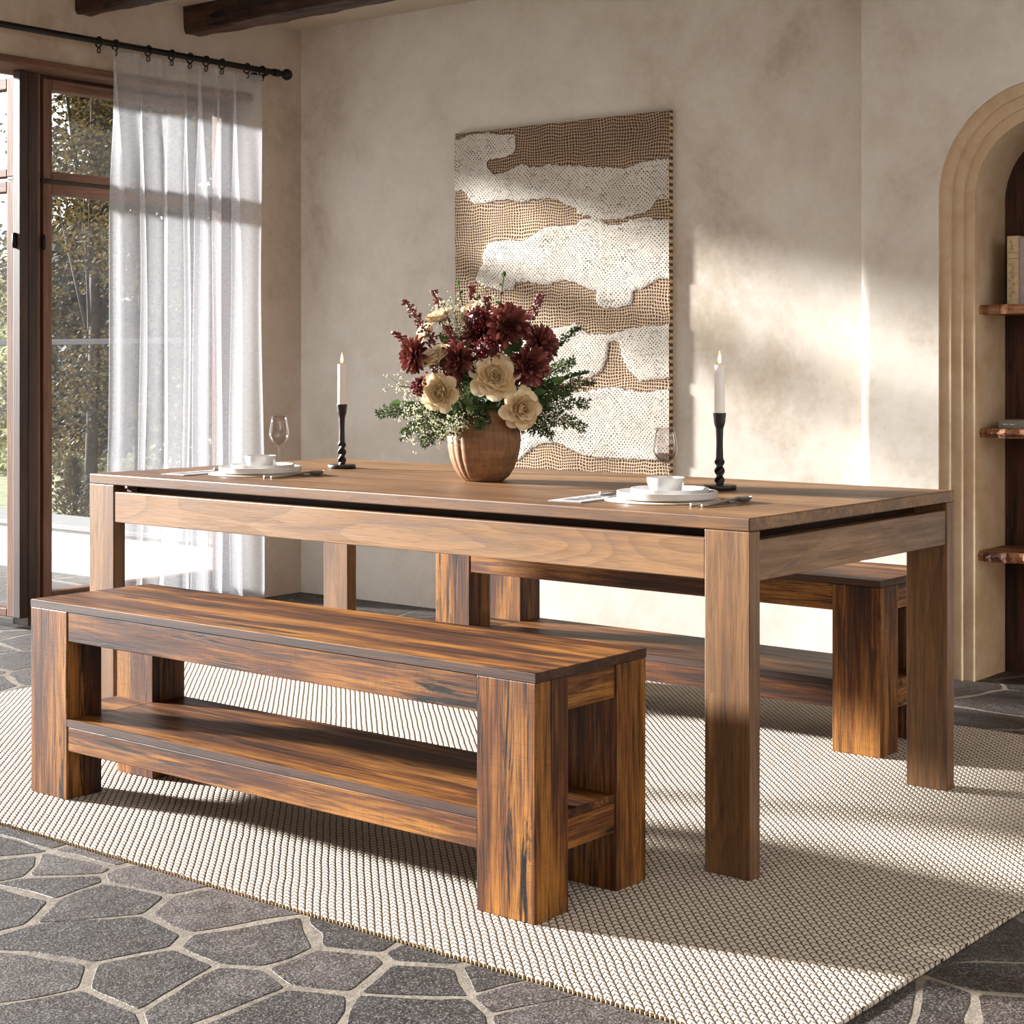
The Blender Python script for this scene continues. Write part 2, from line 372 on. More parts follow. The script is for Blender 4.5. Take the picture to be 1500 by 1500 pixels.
def inside_clip(poly, px, py, nx, ny):
    out = []
    for i in range(len(poly)):
        a, b = poly[i], poly[(i+1) % len(poly)]
        da = (a[0]-px)*nx+(a[1]-py)*ny; db = (b[0]-px)*nx+(b[1]-py)*ny
        if da <= 0: out.append(a)
        if (da < 0) != (db < 0) and da != db:
            k = da/(da-db); out.append((a[0]+(b[0]-a[0])*k, a[1]+(b[1]-a[1])*k))
    return out
def paving(name, x0, x1, y0, y1, seeds, gap, z, label, holes=None, sp=.33, seed=3):
    r = random.Random(seed); S = list(seeds); ny = int((y1-y0)/sp)+1; nx = int((x1-x0)/(sp*1.25))+1
    for j in range(-1, ny+1):
        for i in range(-1, nx+1):
            p = (x0+(i+.5*(j % 2)+r.uniform(-.42, .42))*sp*1.25, y0+(j+r.uniform(-.42, .42))*sp)
            if all((p[0]-q[0])**2+(p[1]-q[1])**2 > (.2 if k >= len(seeds) else .19)**2 for k, q in enumerate(S)): S.append(p)
    V = []; F = []; T = []
    for p in S:
        poly = [(p[0]-1, p[1]-1), (p[0]+1, p[1]-1), (p[0]+1, p[1]+1), (p[0]-1, p[1]+1)]
        for q in S:
            if q is p: continue
            dx, dy = q[0]-p[0], q[1]-p[1]; d2 = dx*dx+dy*dy
            if d2 > 1.4: continue
            d = math.sqrt(d2)
            if d < 1e-6: continue
            g = gap*(.6+.8*((hash((round(min(p[0], q[0])*97), round(min(p[1], q[1])*89))) % 100)/100))
            poly = inside_clip(poly, p[0]+dx/2-dx/d*g, p[1]+dy/2-dy/d*g, dx/d, dy/d)
            if len(poly) < 3: break
        for (cx, cy, nx_, ny_) in ((x0, 0, -1, 0), (x1, 0, 1, 0), (0, y0, 0, -1), (0, y1, 0, 1)):
            if len(poly) >= 3: poly = inside_clip(poly, cx, cy, nx_, ny_)
        if len(poly) < 3: continue
        ar = abs(sum(poly[i][0]*poly[(i+1) % len(poly)][1]-poly[(i+1) % len(poly)][0]*poly[i][1] for i in range(len(poly))))/2
        if ar < .002: continue
        # wobble the edges, then round the corners
        q = []
        for i in range(len(poly)):
            a, b = poly[i], poly[(i+1) % len(poly)]; L = math.hypot(b[0]-a[0], b[1]-a[1]); q.append(a)
            m = max(1, int(L/.06))
            for k in range(1, m):
                f = k/m; q.append((a[0]+(b[0]-a[0])*f+r.uniform(-.010, .010), a[1]+(b[1]-a[1])*f+r.uniform(-.010, .010)))
        for cc in (.1, .2):
            q = [pt for i in range(len(q)) for pt in ((q[i][0]*(1-cc)+q[(i+1) % len(q)][0]*cc, q[i][1]*(1-cc)+q[(i+1) % len(q)][1]*cc), (q[i][0]*cc+q[(i+1) % len(q)][0]*(1-cc), q[i][1]*cc+q[(i+1) % len(q)][1]*(1-cc)))]
        n = len(q); o = len(V); cx = sum(a for a, b in q)/n; cy = sum(b for a, b in q)/n; tone = r.random()
        for (k, dz) in ((1, -.006), (1, -.0009), (.988, 0)):
            for a, b in q: V.append((cx+(a-cx)*k, cy+(b-cy)*k, z+dz)); T.append(tone)
        for l in range(2):
            for i in range(n): F.append((o+l*n+i, o+l*n+(i+1) % n, o+(l+1)*n+(i+1) % n, o+(l+1)*n+i))
        F.append(tuple(o+2*n+i for i in range(n)))
    ns = len(F); o = len(V); V += [(x0, y0, z-.0009), (x1, y0, z-.0009), (x1, y1, z-.0009), (x0, y1, z-.0009)]; T += [0]*4; F.append((o, o+1, o+2, o+3))
    V += [(x0, y0, z-.1), (x1, y0, z-.1), (x1, y1, z-.1), (x0, y1, z-.1)]; F += [(o+7, o+6, o+5, o+4), (o+4, o+5, o+1, o), (o+6, o+7, o+3, o+2), (o+5, o+6, o+2, o+1), (o+7, o+4, o, o+3)]; T += [0]*4
    me = bpy.data.meshes.new(name); me.from_pydata(V, [], F); me.materials.append(STONE); me.materials.append(MORTAR)
    me.polygons.foreach_set('material_index', [0]*ns+[1]*6)
    at = me.attributes.new('tone', 'FLOAT', 'POINT'); at.data.foreach_set('value', T)
    ob = bpy.data.objects.new(name, me); C.objects.link(ob); return tag(ob, label, None, None, 'structure')
SEEDS = [(-1.43,-.71),(-1.43,-.81),(-1.3,-.89),(-1.23,-.82),(-1.12,-.93),(-1.11,-1.02),(-1.24,-.7),(-.99,-.72),(-.96,-.91),(-.78,-1.04),(-.74,-.79),(-.52,-.88),(-.54,-1.12),(-.33,-.88),(-.4,-1.08),(-.55,-1.33),(-.24,-1.08),(-.69,-1.28),(-.4,-.72),(-.24,-.7),(-.17,-.82),(-.08,-.71),(-.08,-.95),(.11,-.77),(.03,-.74),(.53,-.07),(.61,-.16),(.58,-.37),(.53,-.39),(.7,-.32)]
paving('floor', -3.95, 2.75, -3.7, 2.66, SEEDS, .0085, FZ, 'dark irregular flagstone floor with pale mortar joints')
paving('terrace', -13, -3.955, -6.2, 2.3, [], .013, -.02, 'grey flagstone terrace outside the glass doors', sp=.42, seed=5)
struct('lawn', MB().add([(-45, -20, -.16), (-3.9, -20, -.16), (-3.9, 45, -.16), (-45, 45, -.16)], [(0, 1, 2, 3)]), GRASS)

# left wall with the opening
m = MB()
for (y0, y1, z0, z1) in ((OY1, 2.75, FZ-.1, CZ+.1), (OY0, OY1, OZ+.02, CZ+.1), (-3.7, OY0, FZ-.1, CZ+.1)): m.box(-4.2, WX, y0, y1, z0, z1)
struct('wall_left', m, PLASTERT, 'plaster wall around the glass doors on the left')
struct('wall_back', MB().box(-4.2, -.99, WY, 2.75, FZ-.1, CZ+.1), PLASTER, 'mottled beige plaster wall behind the table')
# right part: stands 13 cm proud, rounded outer corner, arched niche
XC, ZC = -.317, 1.627
def arch(Rr, Y, n=40):
    p = [(XC-Rr, Y, FZ-.05), (XC-Rr, Y, 1.0), (XC-Rr, Y, ZC)]
    p += [(XC-Rr*math.cos(math.pi*k/n), Y, ZC+Rr*math.sin(math.pi*k/n)) for k in range(1, n)]
    return p+[(XC+Rr, Y, ZC), (XC+Rr, Y, 1.0), (XC+Rr, Y, FZ-.05)]
m = MB(); A0 = arch(.374, WR); X1 = 2.75; rc = .05; zt = CZ+.1
m.add([(-1+rc, WR, FZ-.1), (-1+rc, WR, zt), (X1, WR, zt), (X1, WR, FZ-.1)]+A0[::-1], [tuple(range(4+len(A0)))[::-1]])
prof = [(-1, WY+.1), (-1, WR+rc)]+[(-1+rc-rc*math.cos(R(a)), WR+rc-rc*math.sin(R(a))) for a in range(10, 90, 10)]+[(-1+rc, WR)]
n = len(prof)
m.add([(x, y, FZ-.1) for x, y in prof]+[(x, y, zt) for x, y in prof], [(i, i+n, i+n+1, i+1) for i in range(n-1)])
m.box(X1, X1+.05, WR, 2.75, FZ-.1, zt)
struct('wall_right', m, PLASTER, 'projecting plaster wall with a rounded corner and an arched niche', smooth=True, auto=30)
m = MB(); Rs = [(.374, WR), (.374, WR+.0098), (.334, WR+.0098), (.334, WR+.0194), (.295, WR+.0194), (.295, WR+.029), (.256, WR+.029), (.256, 2.66)]
prev = None
for Rr, Y in Rs:
    cur = arch(Rr, Y)
    if prev: k = len(cur); m.add(prev+cur, [(i, i+1, k+i+1, k+i) for i in range(k-1)])
    prev = cur
struct('trim_1', m, ARCH, 'three stepped plaster mouldings around the arched niche', smooth=True, auto=30)
m = MB(); b = arch(.27, 2.65); f = [(x, 2.655, z) for x, y, z in b]; k = len(b)
m.add(b+[(x, 2.68, z) for x, y, z in b], [tuple(range(k)), tuple(range(k, 2*k))[::-1]]+[(i, i+k, (i+1) % k+k, (i+1) % k) for i in range(k)])
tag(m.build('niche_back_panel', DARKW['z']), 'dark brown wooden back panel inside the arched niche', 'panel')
struct('ceiling', MB().box(-4.2, X1, -1.9, 2.75, CZ, CZ+.1).box(-4.2, -1.3, -3.9, -1.9, CZ, CZ+.1), CEIL, 'pale plaster ceiling between the dark beams')  # second slab added out of view to dim the left corner

struct('blocker_wall_front', MB().box(-4.2, X1+.1, -3.9, -3.7, FZ-.1, CZ), PLASTER, 'unseen plaster wall behind the viewer, added to block front fill light')  # added unseen, cuts the sky light coming from the front
struct('blocker_wall_side', MB().box(X1, X1+.12, -3.7, WR, FZ-.1, 1.3), PLASTER, 'low unseen plaster wall on the right, added to limit side light')  # added unseen, height set for how much side light gets in

# ceiling beams
def hewn(x0, x1, y0, y1, z0, z1, seed):
    r = random.Random(seed); m = MB(); N = 160; ring = []
    base = [(y0, z1), (y0, (z0+z1)/2), (y0, z0+.012), (y0+.012, z0), ((y0+y1)/2, z0), (y1-.012, z0), (y1, z0+.012), (y1, (z0+z1)/2), (y1, z1)]
    ph = [(r.uniform(0, 6), r.uniform(3, 9), r.uniform(9, 23)) for _ in base]; vs = []
    for i in range(N+1):
        x = x0+(x1-x0)*i/N
        for j, (y, z) in enumerate(base):
            p = ph[j]; d = .003*math.sin(x*p[1]+p[0])+.003*math.sin(x*p[2]+p[0]*2)+r.uniform(-.002, .002)
            if j in (0, 8): d = 0
            cy, cz = (y0+y1)/2, (z0+z1)/2; vs.append((x, y+d*(1 if y > cy else -1), z+d*(1 if z > cz else -.6) if 0 < j < 8 else z))
    K = len(base); fs = [(i*K+j, (i+1)*K+j, (i+1)*K+j+1, i*K+j+1) for i in range(N) for j in range(K-1)]
    fs += [tuple(range(K))[::-1], tuple(N*K+j for j in range(K)), ] + [(i*K, i*K+K-1, (i+1)*K+K-1, (i+1)*K) for i in range(N)]
    return m.add(vs, fs)
tag(hewn(WX, X1-.02, 1.80, 1.905, 2.497, CZ, 1).build('ceiling_beam', BEAM), 'rough dark ceiling beam nearer the back wall, above the curtain', 'beam', 'ceiling beams')
tag(hewn(WX, X1-.02, 1.234, 1.322, 2.495, CZ, 2).build('ceiling_beam', BEAM), 'dark ceiling beam cut by the top edge of the picture, farther from the back wall', 'beam', 'ceiling beams')

# ------------------------------------------------------------------ glazed doors
m = MB().box(-4.2, WX+.012, OY0, OY1, OZ-.0, OZ+.03, .004)
struct('trim_2', m, FRAME['y'], 'brown wooden lintel over the glass doors')
fx0, fx1 = -4.145, -4.075
w1 = structE('window_1', (-4.11, 1.6, 0), 'fixed brown wooden door window behind the sheer curtain')
def wp(name, box, mat, parent=None, root=w1, bev=.004, **kw):
    x0, x1, y0, y1, z0, z1 = box; l = root.location
    return MB().box(x0-l.x, x1-l.x, y0-l.y, y1-l.y, z0-l.z, z1-l.z, bev).build(name, mat, parent or root, **kw)
wp('post', (-4.17, -4.06, 1.09, 1.138, FZ, OZ), FRAMED['z']); wp('post_fillet', (-4.15, -4.07, 1.138, 1.156, FZ, OZ), FRAME['z'])
wp('post_rebate', (-4.14, -4.10, 1.156, 1.173, FZ, OZ), FRAMED['z'])
wp('head_rail', (-4.16, -4.085, 1.156, OY1, 2.235, OZ), FRAMED['y'])
for z0, z1, nm in ((1.823, 2.238, 'upper_sash'), (.02, 1.806, 'lower_sash')):
    y0, y1 = 1.173, 2.18; t = .044; b = .1 if nm == 'lower_sash' else .034
    fr = wp(nm, (fx0, fx1, y0, y0+t, z0, z1), FRAME['z'])
    wp('stile', (fx0, fx1, y1-t, y1, z0, z1), FRAME['z'], fr); wp('rail', (fx0, fx1, y0+t, y1-t, z1-t, z1), FRAME['y'], fr); wp('rail', (fx0, fx1, y0+t, y1-t, z0, z0+b), FRAME['y'], fr)
    wp('pane', (-4.113, -4.107, y0+t, y1-t, z0+b, z1-t), PANE, fr, bev=0)
wp('jamb', (-4.16, -4.08, 2.18, OY1, FZ, OZ), FRAMED['z']); wp('threshold', (-4.16, -4.06, 1.156, 2.18, FZ, .02), FRAMED['y'])
wp('transom', (-4.13, -4.09, 1.173, 2.18, 1.802, 1.827), FRAMED['y'], bev=.001); wp('hinge', (-4.075, -4.06, 1.156, 1.2, 1.808, 1.822), METAL, bev=.003)
def oval(root, x, y, z):
    l = root.location; m = MB(); m.tube([(x-l.x, y-l.y, z-.032), (x-l.x, y-l.y, z-.022), (x-l.x, y-l.y, z+.022), (x-l.x, y-l.y, z+.032)], [.005, .01, .01, .005], 10); return m.build('handle', METAL, root, True)
oval(w1, -4.06, 1.164, 1.56)
# open leaf, swung out a little short of square
d1 = structE('door_1', (-4.095, 1.066, 0), 'brown glazed door leaf swung open onto the terrace'); d1.rotation_euler = (0, 0, R(4))
def dp(name, x0, x1, z0, z1, mat, parent=None, y0=-.022, y1=.022, bev=.004): return MB().box(x0, x1, y0, y1, z0, z1, bev).build(name, mat, parent or d1)
DW = -.95
for z0, z1, nm in ((1.823, 2.225, 'upper_sash'), (.03, 1.806, 'lower_sash')):
    b = .045
    fr = dp(nm, -.045, .0, z0, z1, FRAME['z']); dp('stile', DW, DW+.045, z0, z1, FRAME['z'], fr)
    dp('rail', DW+.045, -.045, z1-b, z1, FRAME['x'], fr); dp('rail', DW+.045, -.045, z0, z0+(.034 if nm[0] == 'l' else .034), FRAME['x'], fr)
    dp('pane', DW+.045, -.045, z0+.034, z1-b, PANE, fr, -.003, .003, 0)
dp('hinge_stile', .004, .05, .03, 2.2515, FRAMED['z'], None, -.03, .01); dp('hinge', -.03, .012, 1.808, 1.822, METAL, None, -.03, -.022, .002)
m = MB().tube([(.02, -.035, 1.53), (.02, -.035, 1.538), (.02, -.035, 1.585), (.02, -.035, 1.593)], [.005, .01, .01, .005], 10); m.build('handle', METAL, d1, True)

# ------------------------------------------------------------------ outside
m = MB().box(-14, -4.22, 2.32, 2.62, -.16, .2); struct('wall_terrace', m, WHITEW, 'low white rendered wall edging the terrace')
struct('trim_3', MB().box(-14, -4.22, 2.30, 2.66, .2, .226, .004), COPING, 'grey coping on the low terrace wall')
rl = thing('railing', 'thin dark metal railing standing on the low terrace wall outside', 'railing', (-8, 2.5, .226))
MB().box(-6, 3.7, -.018, .018, .93, .962, .004).build('top_rail', BLACKM, rl)
for x in (-5.9, -3.2, 3.6): MB().box(x-.02, x+.02, -.015, .015, 0, .93).build('post', BLACKM, rl)
def tree(name, label, cat, x, y, h, rad, n, leafm, ls, seed, trunk=True, squash=1, group=None, low=.04):
    r = random.Random(seed); t = thing(name, label, cat, (x, y, -.16), 0, group); lobes = []
    for _ in range(36):
        a = r.uniform(0, 6.28); zz = r.uniform(low, .93); rr = rad*math.sqrt(r.random())*(1.05-.5*zz); lobes.append((Vector((rr*math.cos(a), rr*math.sin(a)*squash, h*zz)), rad*r.uniform(.28, .5)))
    m = MB()
    for _ in range(n):
        c, s = r.choice(lobes); d = Vector((r.gauss(0, 1), r.gauss(0, 1), r.gauss(0, 1))).normalized()
        p = c+d*s*(r.random()**.45); p.z = max(.05, p.z)
        dd = Vector((r.gauss(0, 1), r.gauss(0, 1), r.gauss(-.2, .8))).normalized(); sd = dd.orthogonal().normalized(); k = ls*r.uniform(.6, 1.2)
        m.add([p, p+dd*k*.5+sd*k*.32, p+dd*k, p+dd*k*.5-sd*k*.32], [(0, 1, 2, 3)])
    m.build('foliage', leafm, t)
    if trunk:
        m = MB().tube([(0, 0, 0), (.03, .02, h*.3), (0, .05, h*.62), (.05, 0, h*.85)], [rad*.05, rad*.04, rad*.03, .01], 10)
        for _ in range(9):
            c, s = r.choice(lobes); z = max(.2, c.z*.55); m.tube([(0, 0, z), tuple(c*.5+Vector((0, 0, z*.5))), tuple(c)], [.014, .009, .004], 6)
        m.build('trunk', BARK, t, True)
    return t
G = 'trees beyond the terrace wall'
tree('leafy_tree', 'golden green tree filling the glass beside the door post', 'tree', -8.2, 4.5, 4.6, .98, 34000, TREEL, 0.040, 11, group=G)
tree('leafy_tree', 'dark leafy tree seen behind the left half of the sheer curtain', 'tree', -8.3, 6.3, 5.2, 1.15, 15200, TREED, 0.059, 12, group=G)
tree('leafy_tree', 'olive green tree seen behind the right half of the sheer curtain', 'tree', -6.6, 4.9, 4.8, 1.05, 13300, TREEL, 0.059, 13, group=G)
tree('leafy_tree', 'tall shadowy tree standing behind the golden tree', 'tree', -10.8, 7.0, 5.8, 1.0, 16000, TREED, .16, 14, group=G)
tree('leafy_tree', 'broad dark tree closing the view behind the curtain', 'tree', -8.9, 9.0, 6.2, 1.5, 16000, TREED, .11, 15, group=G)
for k, (x, y, lab) in enumerate(((-15.2, 8.6, 'pale hedge bush seen low through the open door leaf, nearest the door post'), (-19.6, 10.6, 'pale rounded hedge bush farther left beyond the open door leaf'))):
    tree('hedge_bush', lab, 'bush', x, y, 2.3-.15*k, 1.5, 7000, HEDGE, .1, 20+k, False, 1, 'hedge bushes past the lawn', .05)
r = random.Random(4); t = thing('conifer_bush', 'small golden conifer bush above the low white wall', 'bush', (-6.35, 3.0, -.16)); m = MB()
for i in range(2600):
    z = r.random()**1.3; a = r.uniform(0, 6.28); br = .34*(1-z)*(.75+.25*math.sin(a*7+z*30)); q = r.random()**.5
    p = Vector((br*q*math.cos(a), br*q*math.sin(a), .1+z*.56)); d = Vector((math.cos(a), math.sin(a), .7+r.uniform(-.4, .4))); m.leaf(p, d, Vector((0, 0, 1)), .04, .012)
m.build('foliage', TREEL, t); MB().tube([(0, 0, 0), (0, 0, .6)], [.02, .004], 6).build('trunk', BARK, t)

# ------------------------------------------------------------------ curtain, rod, rings
RX = -3.845; RZ = 2.377
rod = thing('curtain_rod', 'black iron curtain rod with a ball finial above the glass doors', 'curtain rod', (RX, 2.30, RZ))
MB().tube([(0, -3.4, 0), (0, 0, 0)], .013, 14).build('pole', METAL, rod, True, 40)
m = MB().tube([(0, -.06, 0), (0, -.03, 0)], .017, 14).tube([(0, -.03, 0), (0, .005, 0)], .010, 14)
m.lathe([(0, -.026)]+[(.026*math.cos(R(a)), .026*math.sin(R(a))) for a in range(-75, 90, 15)]+[(0, .026)], 18, 0, .022, 0); m.build('finial', METAL, rod, True, 40)
for y in (-.09, -1.9): 
    MB().tube([(0, y, -.006), (-.05, y, -.02), (WX-RX, y, -.02)], .008, 8).tube([(WX-RX, y, -.02), (WX-RX+.01, y, -.02)], .025, 12).build('bracket', METAL, rod, True, 40)
rr = ['bare black curtain ring left of the curtain, hanging empty', 'first curtain ring, at the left top corner of the sheer curtain', 'second curtain ring from the curtain\'s left edge', 'third curtain ring from the curtain\'s left edge', 'fourth curtain ring from the curtain\'s left edge', 'fifth curtain ring, over the middle of the curtain', 'sixth curtain ring from the curtain\'s left edge', 'seventh curtain ring from the curtain\'s left edge', 'last curtain ring, nearest the ball finial']
RY = [1.277, 1.36, 1.53, 1.655, 1.755, 1.845, 1.935, 2.08, 2.17]
ring0 = None
for y, lab in zip(RY, rr):
    if ring0 is None:
        ring0 = thing('curtain_ring', lab, 'curtain ring', (RX, y, RZ-.004), 0, 'curtain rings on the rod')
        MB().torus((0, 0, 0), .021, .0035, 'y').build('ring', METAL, ring0, True); MB().torus((0, 0, -.034), .010, .0025, 'y').build('eyelet', METAL, ring0, True)
    else:
        c = copy_tree(ring0); c.location = (RX, y, RZ-.004); c['label'] = lab
# curtain
folds = [0, .055, .11, .20, .27, .34, .45, .50, .58, .66, .74, .80, .88, .94, 1.0]
def curtain():
    NU, NV = 300, 70; vs = []; fs = []; y0, y1 = 1.325, 2.155; r = random.Random(2)
    ph = [r.uniform(.6, 1.25) for _ in range(30)]
    for j in range(NV+1):
        v = j/NV; z = 2.345-(2.345-.012)*v
        for i in range(NU+1):
            u = i/NU; k = u*7.6+.22*math.sin(u*9+1)+.1*math.sin(u*23); kk = int(k); amp = (.024+.030*smoothstep(0, .3, v)+.008*v)*(ph[kk % 30]+(ph[(kk+1) % 30]-ph[kk % 30])*smoothstep(.6, 1, k-kk))
            s = math.sin(2*math.pi*k); x = amp*(s*.8+.28*s*abs(s)) + .006*math.sin(9*v+u*20)+.012*math.sin(2*math.pi*k*.5+v*2)*v
            dy = .012*math.sin(4*math.pi*k+.6)*smoothstep(0, .3, v)
            flare = .012*math.sin(v*math.pi)*(u-.5)*-1+(u-.5)*.03*v+ .028*(1-u)*math.sin(v*math.pi)
            vs.append((x-.0, y0+(y1-y0)*u+dy+flare, z))
    for j in range(NV):
        for i in range(NU): a = j*(NU+1)+i; fs.append((a, a+1, a+NU+2, a+NU+1))
    return MB().add([(x, y, z) for x, y, z in vs], fs)
cu = curtain(); 
cu.v = [(x, y-1.74, z) for x, y, z in cu.v]
ct = thing('sheer_curtain', 'white sheer linen curtain hanging in soft folds before the glass doors', 'curtain', (RX, 1.74, 0)); cu.build('panel', CURT, ct, True)
m = MB(); cols = [cu.v[i] for i in range(301)]; m.add([(x*1.02, y, z+.002) for x, y, z in cols]+[(x*1.02+.002, y, z-.035) for x, y, z in cols], [(i, i+1, 302+i, 301+i) for i in range(300)]); m.build('header_tape', CURT, ct, True)

# ------------------------------------------------------------------ rug
rugx0, rugx1, rugy0, rugy1 = -2.93, .505, -.708, 1.685
rg = thing('area_rug', 'large cream woven rug under the table and benches', 'rug', (-1.2, .49, FZ)); m = MB()
NX = 120
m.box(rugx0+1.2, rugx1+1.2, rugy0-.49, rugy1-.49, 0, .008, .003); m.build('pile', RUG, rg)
m = MB(); k = 0; x = rugx0+1.2
while x < rugx1+1.2:
    m.octa((x, rugy0-.49, .003), .0050, 1.1, Vector((1, 0, 0))); x += .010
m.build('stitched_edge', JUTE, rg)

# ------------------------------------------------------------------ table
L, W, H = 2.205, .983, .75
tb = thing('dining_table', 'large oak dining table with thick square-edged legs', 'table', (-L/2, W/2, 0)); ox, oy = L/2, -W/2
def tp(name, x0, x1, y0, y1, z0, z1, ax, bev=.002): return MB().box(x0+ox, x1+ox, y0+oy, y1+oy, z0, z1, bev).build(name, OAK[ax], tb)
tp('tabletop', -L, 0, 0, W, .7215, H, 'x', .003)
for x0 in (-L, -.1103):
    for y0 in (0, W-.0413): tp('leg', x0, x0+.1103, y0, y0+.0413, 0, .721, 'z')
for y0 in (.002, W-.032): tp('apron', -L+.111, -.111, y0, y0+.03, .616, .702, 'x')
for x0 in (-L+.003, -.033): tp('apron', x0, x0+.03, .042, W-.042, .616, .702, 'y')
MB().box(-L+.14+ox, -.14+ox, .06+oy, .08+oy, .616, .7215).build('subframe_rail', DARKW['x'], tb); MB().box(-L+.14+ox, -.14+ox, W-.08+oy, W-.06+oy, .616, .7215).build('subframe_rail', DARKW['x'], tb)
MB().box(-.09+ox, -.07+ox, .12+oy, W-.08+oy, .616, .7215).build('subframe_rail', DARKW['y'], tb); MB().box(-L+.07+ox, -L+.09+ox, .08+oy, W-.12+oy, .616, .7215).build('subframe_rail', DARKW['y'], tb)

# ------------------------------------------------------------------ benches
BL, BW, BH = 1.608, .370, .48
bn = thing('dining_bench', 'rustic brown wooden bench with a lower shelf, in front of the table', 'bench', (-.977, -.311, 0), 0, 'rustic benches along the table')
def bp(name, x0, x1, y0, y1, z0, z1, ax, bev=.002): return MB().box(x0-BL/2, x1-BL/2, y0-BW/2, y1-BW/2, z0, z1, bev).build(name, RUS[ax], bn)
lx, ly = .146, .105
bp('seat_board', 0, BL, 0, BW, .461, BH, 'x')
for x0 in (0, BL-lx):
    for y0 in (0, BW-ly): bp('leg', x0, x0+lx, y0, y0+ly, 0, .4605, 'z')
for y0 in (.002, BW-.022):
    bp('seat_rail', lx, BL-lx, y0, y0+.02, .388, .4605, 'x'); bp('shelf_rail', lx, BL-lx, y0, y0+.02, .12, .1795, 'x')
for x0 in (.004, BL-.024):
    bp('end_rail', x0, x0+.02, ly, BW-ly, .393, .4605, 'y'); bp('end_rail', x0, x0+.02, ly, BW-ly, .12, .1795, 'y')
bp('shelf_board', lx, BL-lx, .001, BW-.001, .18, .198, 'x'); 
for x0 in (.003, BL-lx): bp('shelf_end', x0, x0+lx-.003, ly, BW-ly, .18, .198, 'x')
def band(z0, z1, x0, x1, y0, y1):
    e = .0006; m = MB(); m.box(x0-e-BL/2, x1+e-BL/2, y0-e-BW/2, y0-BW/2, z0, z1).box(x0-e-BL/2, x1+e-BL/2, y1-BW/2, y1+e-BW/2, z0, z1).box(x0-e-BL/2, x0-BL/2, y0-BW/2, y1-BW/2, z0, z1).box(x1-BL/2, x1+e-BL/2, y0-BW/2, y1-BW/2, z0, z1)
    return m.build('edge_band', EDGEB, bn)
band(.4615, .479, 0, BL, 0, BW); band(.1805, .1975, lx, BL-lx, .001, BW-.001)
b2 = copy_tree(bn); b2.location = (-.2911-BL/2, 1.1566+BW/2, 0); b2['label'] = 'rustic brown wooden bench behind the table, along the back wall'

# ------------------------------------------------------------------ wall art
ax0, ax1, az0, az1, ay = -2.97, -1.863, .60, 2.05, 2.483
art = thing('wall_art', 'large woven-look canvas of cream clouds on tan mesh on the back wall', 'wall art', ((ax0+ax1)/2, WY, (az0+az1)/2))
POLY = [[(-2.983, 2.017), (-2.901, 2.035), (-2.809, 2.041), (-2.709, 2.025), (-2.63, 2.018), (-2.635, 1.981), (-2.63, 1.958), (-2.66, 1.937), (-2.699, 1.925), (-2.769, 1.93), (-2.789, 1.916), (-2.784, 1.885), (-2.759, 1.864), (-2.699, 1.864), (-2.64, 1.882), (-2.601, 1.895), (-2.553, 1.876), (-2.457, 1.881), (-2.382, 1.868), (-2.298, 1.862), (-2.207, 1.851), (-2.117, 1.841), (-2.055, 1.841), (-2.003, 1.855), (-1.934, 1.86), (-1.857, 1.865), (-1.857, 1.706), (-1.934, 1.704), (-1.942, 1.676), (-1.985, 1.657), (-2.055, 1.646), (-2.117, 1.635), (-2.18, 1.642), (-2.234, 1.656), (-2.289, 1.666), (-2.317, 1.675), (-2.312, 1.697), (-2.363, 1.707), (-2.401, 1.731), (-2.438, 1.741), (-2.534, 1.743), (-2.591, 1.735), (-2.65, 1.746), (-2.729, 1.751), (-2.799, 1.74), (-2.85, 1.743), (-2.891, 1.757), (-2.906, 1.793), (-2.932, 1.806), (-2.983, 1.805)], [(-2.779, 1.569), (-2.729, 1.579), (-2.68, 1.58), (-2.591, 1.573), (-2.534, 1.596), (-2.486, 1.62), (-2.457, 1.626), (-2.382, 1.623), (-2.317, 1.627), (-2.289, 1.648), (-2.225, 1.644), (-2.171, 1.623), (-2.126, 1.614), (-2.073, 1.622), (-2.029, 1.634), (-1.977, 1.642), (-1.925, 1.628), (-1.857, 1.621), (-1.857, 1.395), (-1.916, 1.393), (-1.959, 1.37), (-2.003, 1.357), (-2.038, 1.35), (-2.033, 1.314), (-2.064, 1.29), (-2.126, 1.284), (-2.198, 1.289), (-2.212, 1.311), (-2.216, 1.355), (-2.271, 1.371), (-2.326, 1.395), (-2.382, 1.404), (-2.448, 1.391), (-2.495, 1.388), (-2.553, 1.401), (-2.63, 1.407), (-2.64, 1.373), (-2.709, 1.368), (-2.779, 1.385), (-2.85, 1.406), (-2.86, 1.426), (-2.829, 1.463), (-2.809, 1.486), (-2.814, 1.532)], [(-2.754, 1.156), (-2.534, 1.197), (-2.391, 1.212), (-2.321, 1.225), (-2.253, 1.18), (-2.141, 1.179), (-2.067, 1.2), (-1.969, 1.209), (-1.841, 1.218), (-1.841, 1.012), (-1.921, 1.001), (-2.002, 0.997), (-2.051, 1.029), (-2.084, 1.083), (-2.107, 1.151), (-2.151, 1.152), (-2.164, 1.084), (-2.191, 1.029), (-2.253, 1.004), (-2.356, 0.986), (-2.534, 0.957), (-2.754, 0.983)], [(-2.829, 0.896), (-2.462, 0.921), (-2.253, 0.954), (-2.168, 0.966), (-2.067, 0.962), (-2.002, 0.949), (-1.937, 0.955), (-1.841, 0.967), (-1.841, 0.684), (-1.953, 0.682), (-2.051, 0.684), (-2.151, 0.686), (-2.259, 0.69), (-2.321, 0.704), (-2.398, 0.735), (-2.462, 0.739), (-2.534, 0.717), (-2.606, 0.666), (-2.717, 0.639), (-2.829, 0.635)]]
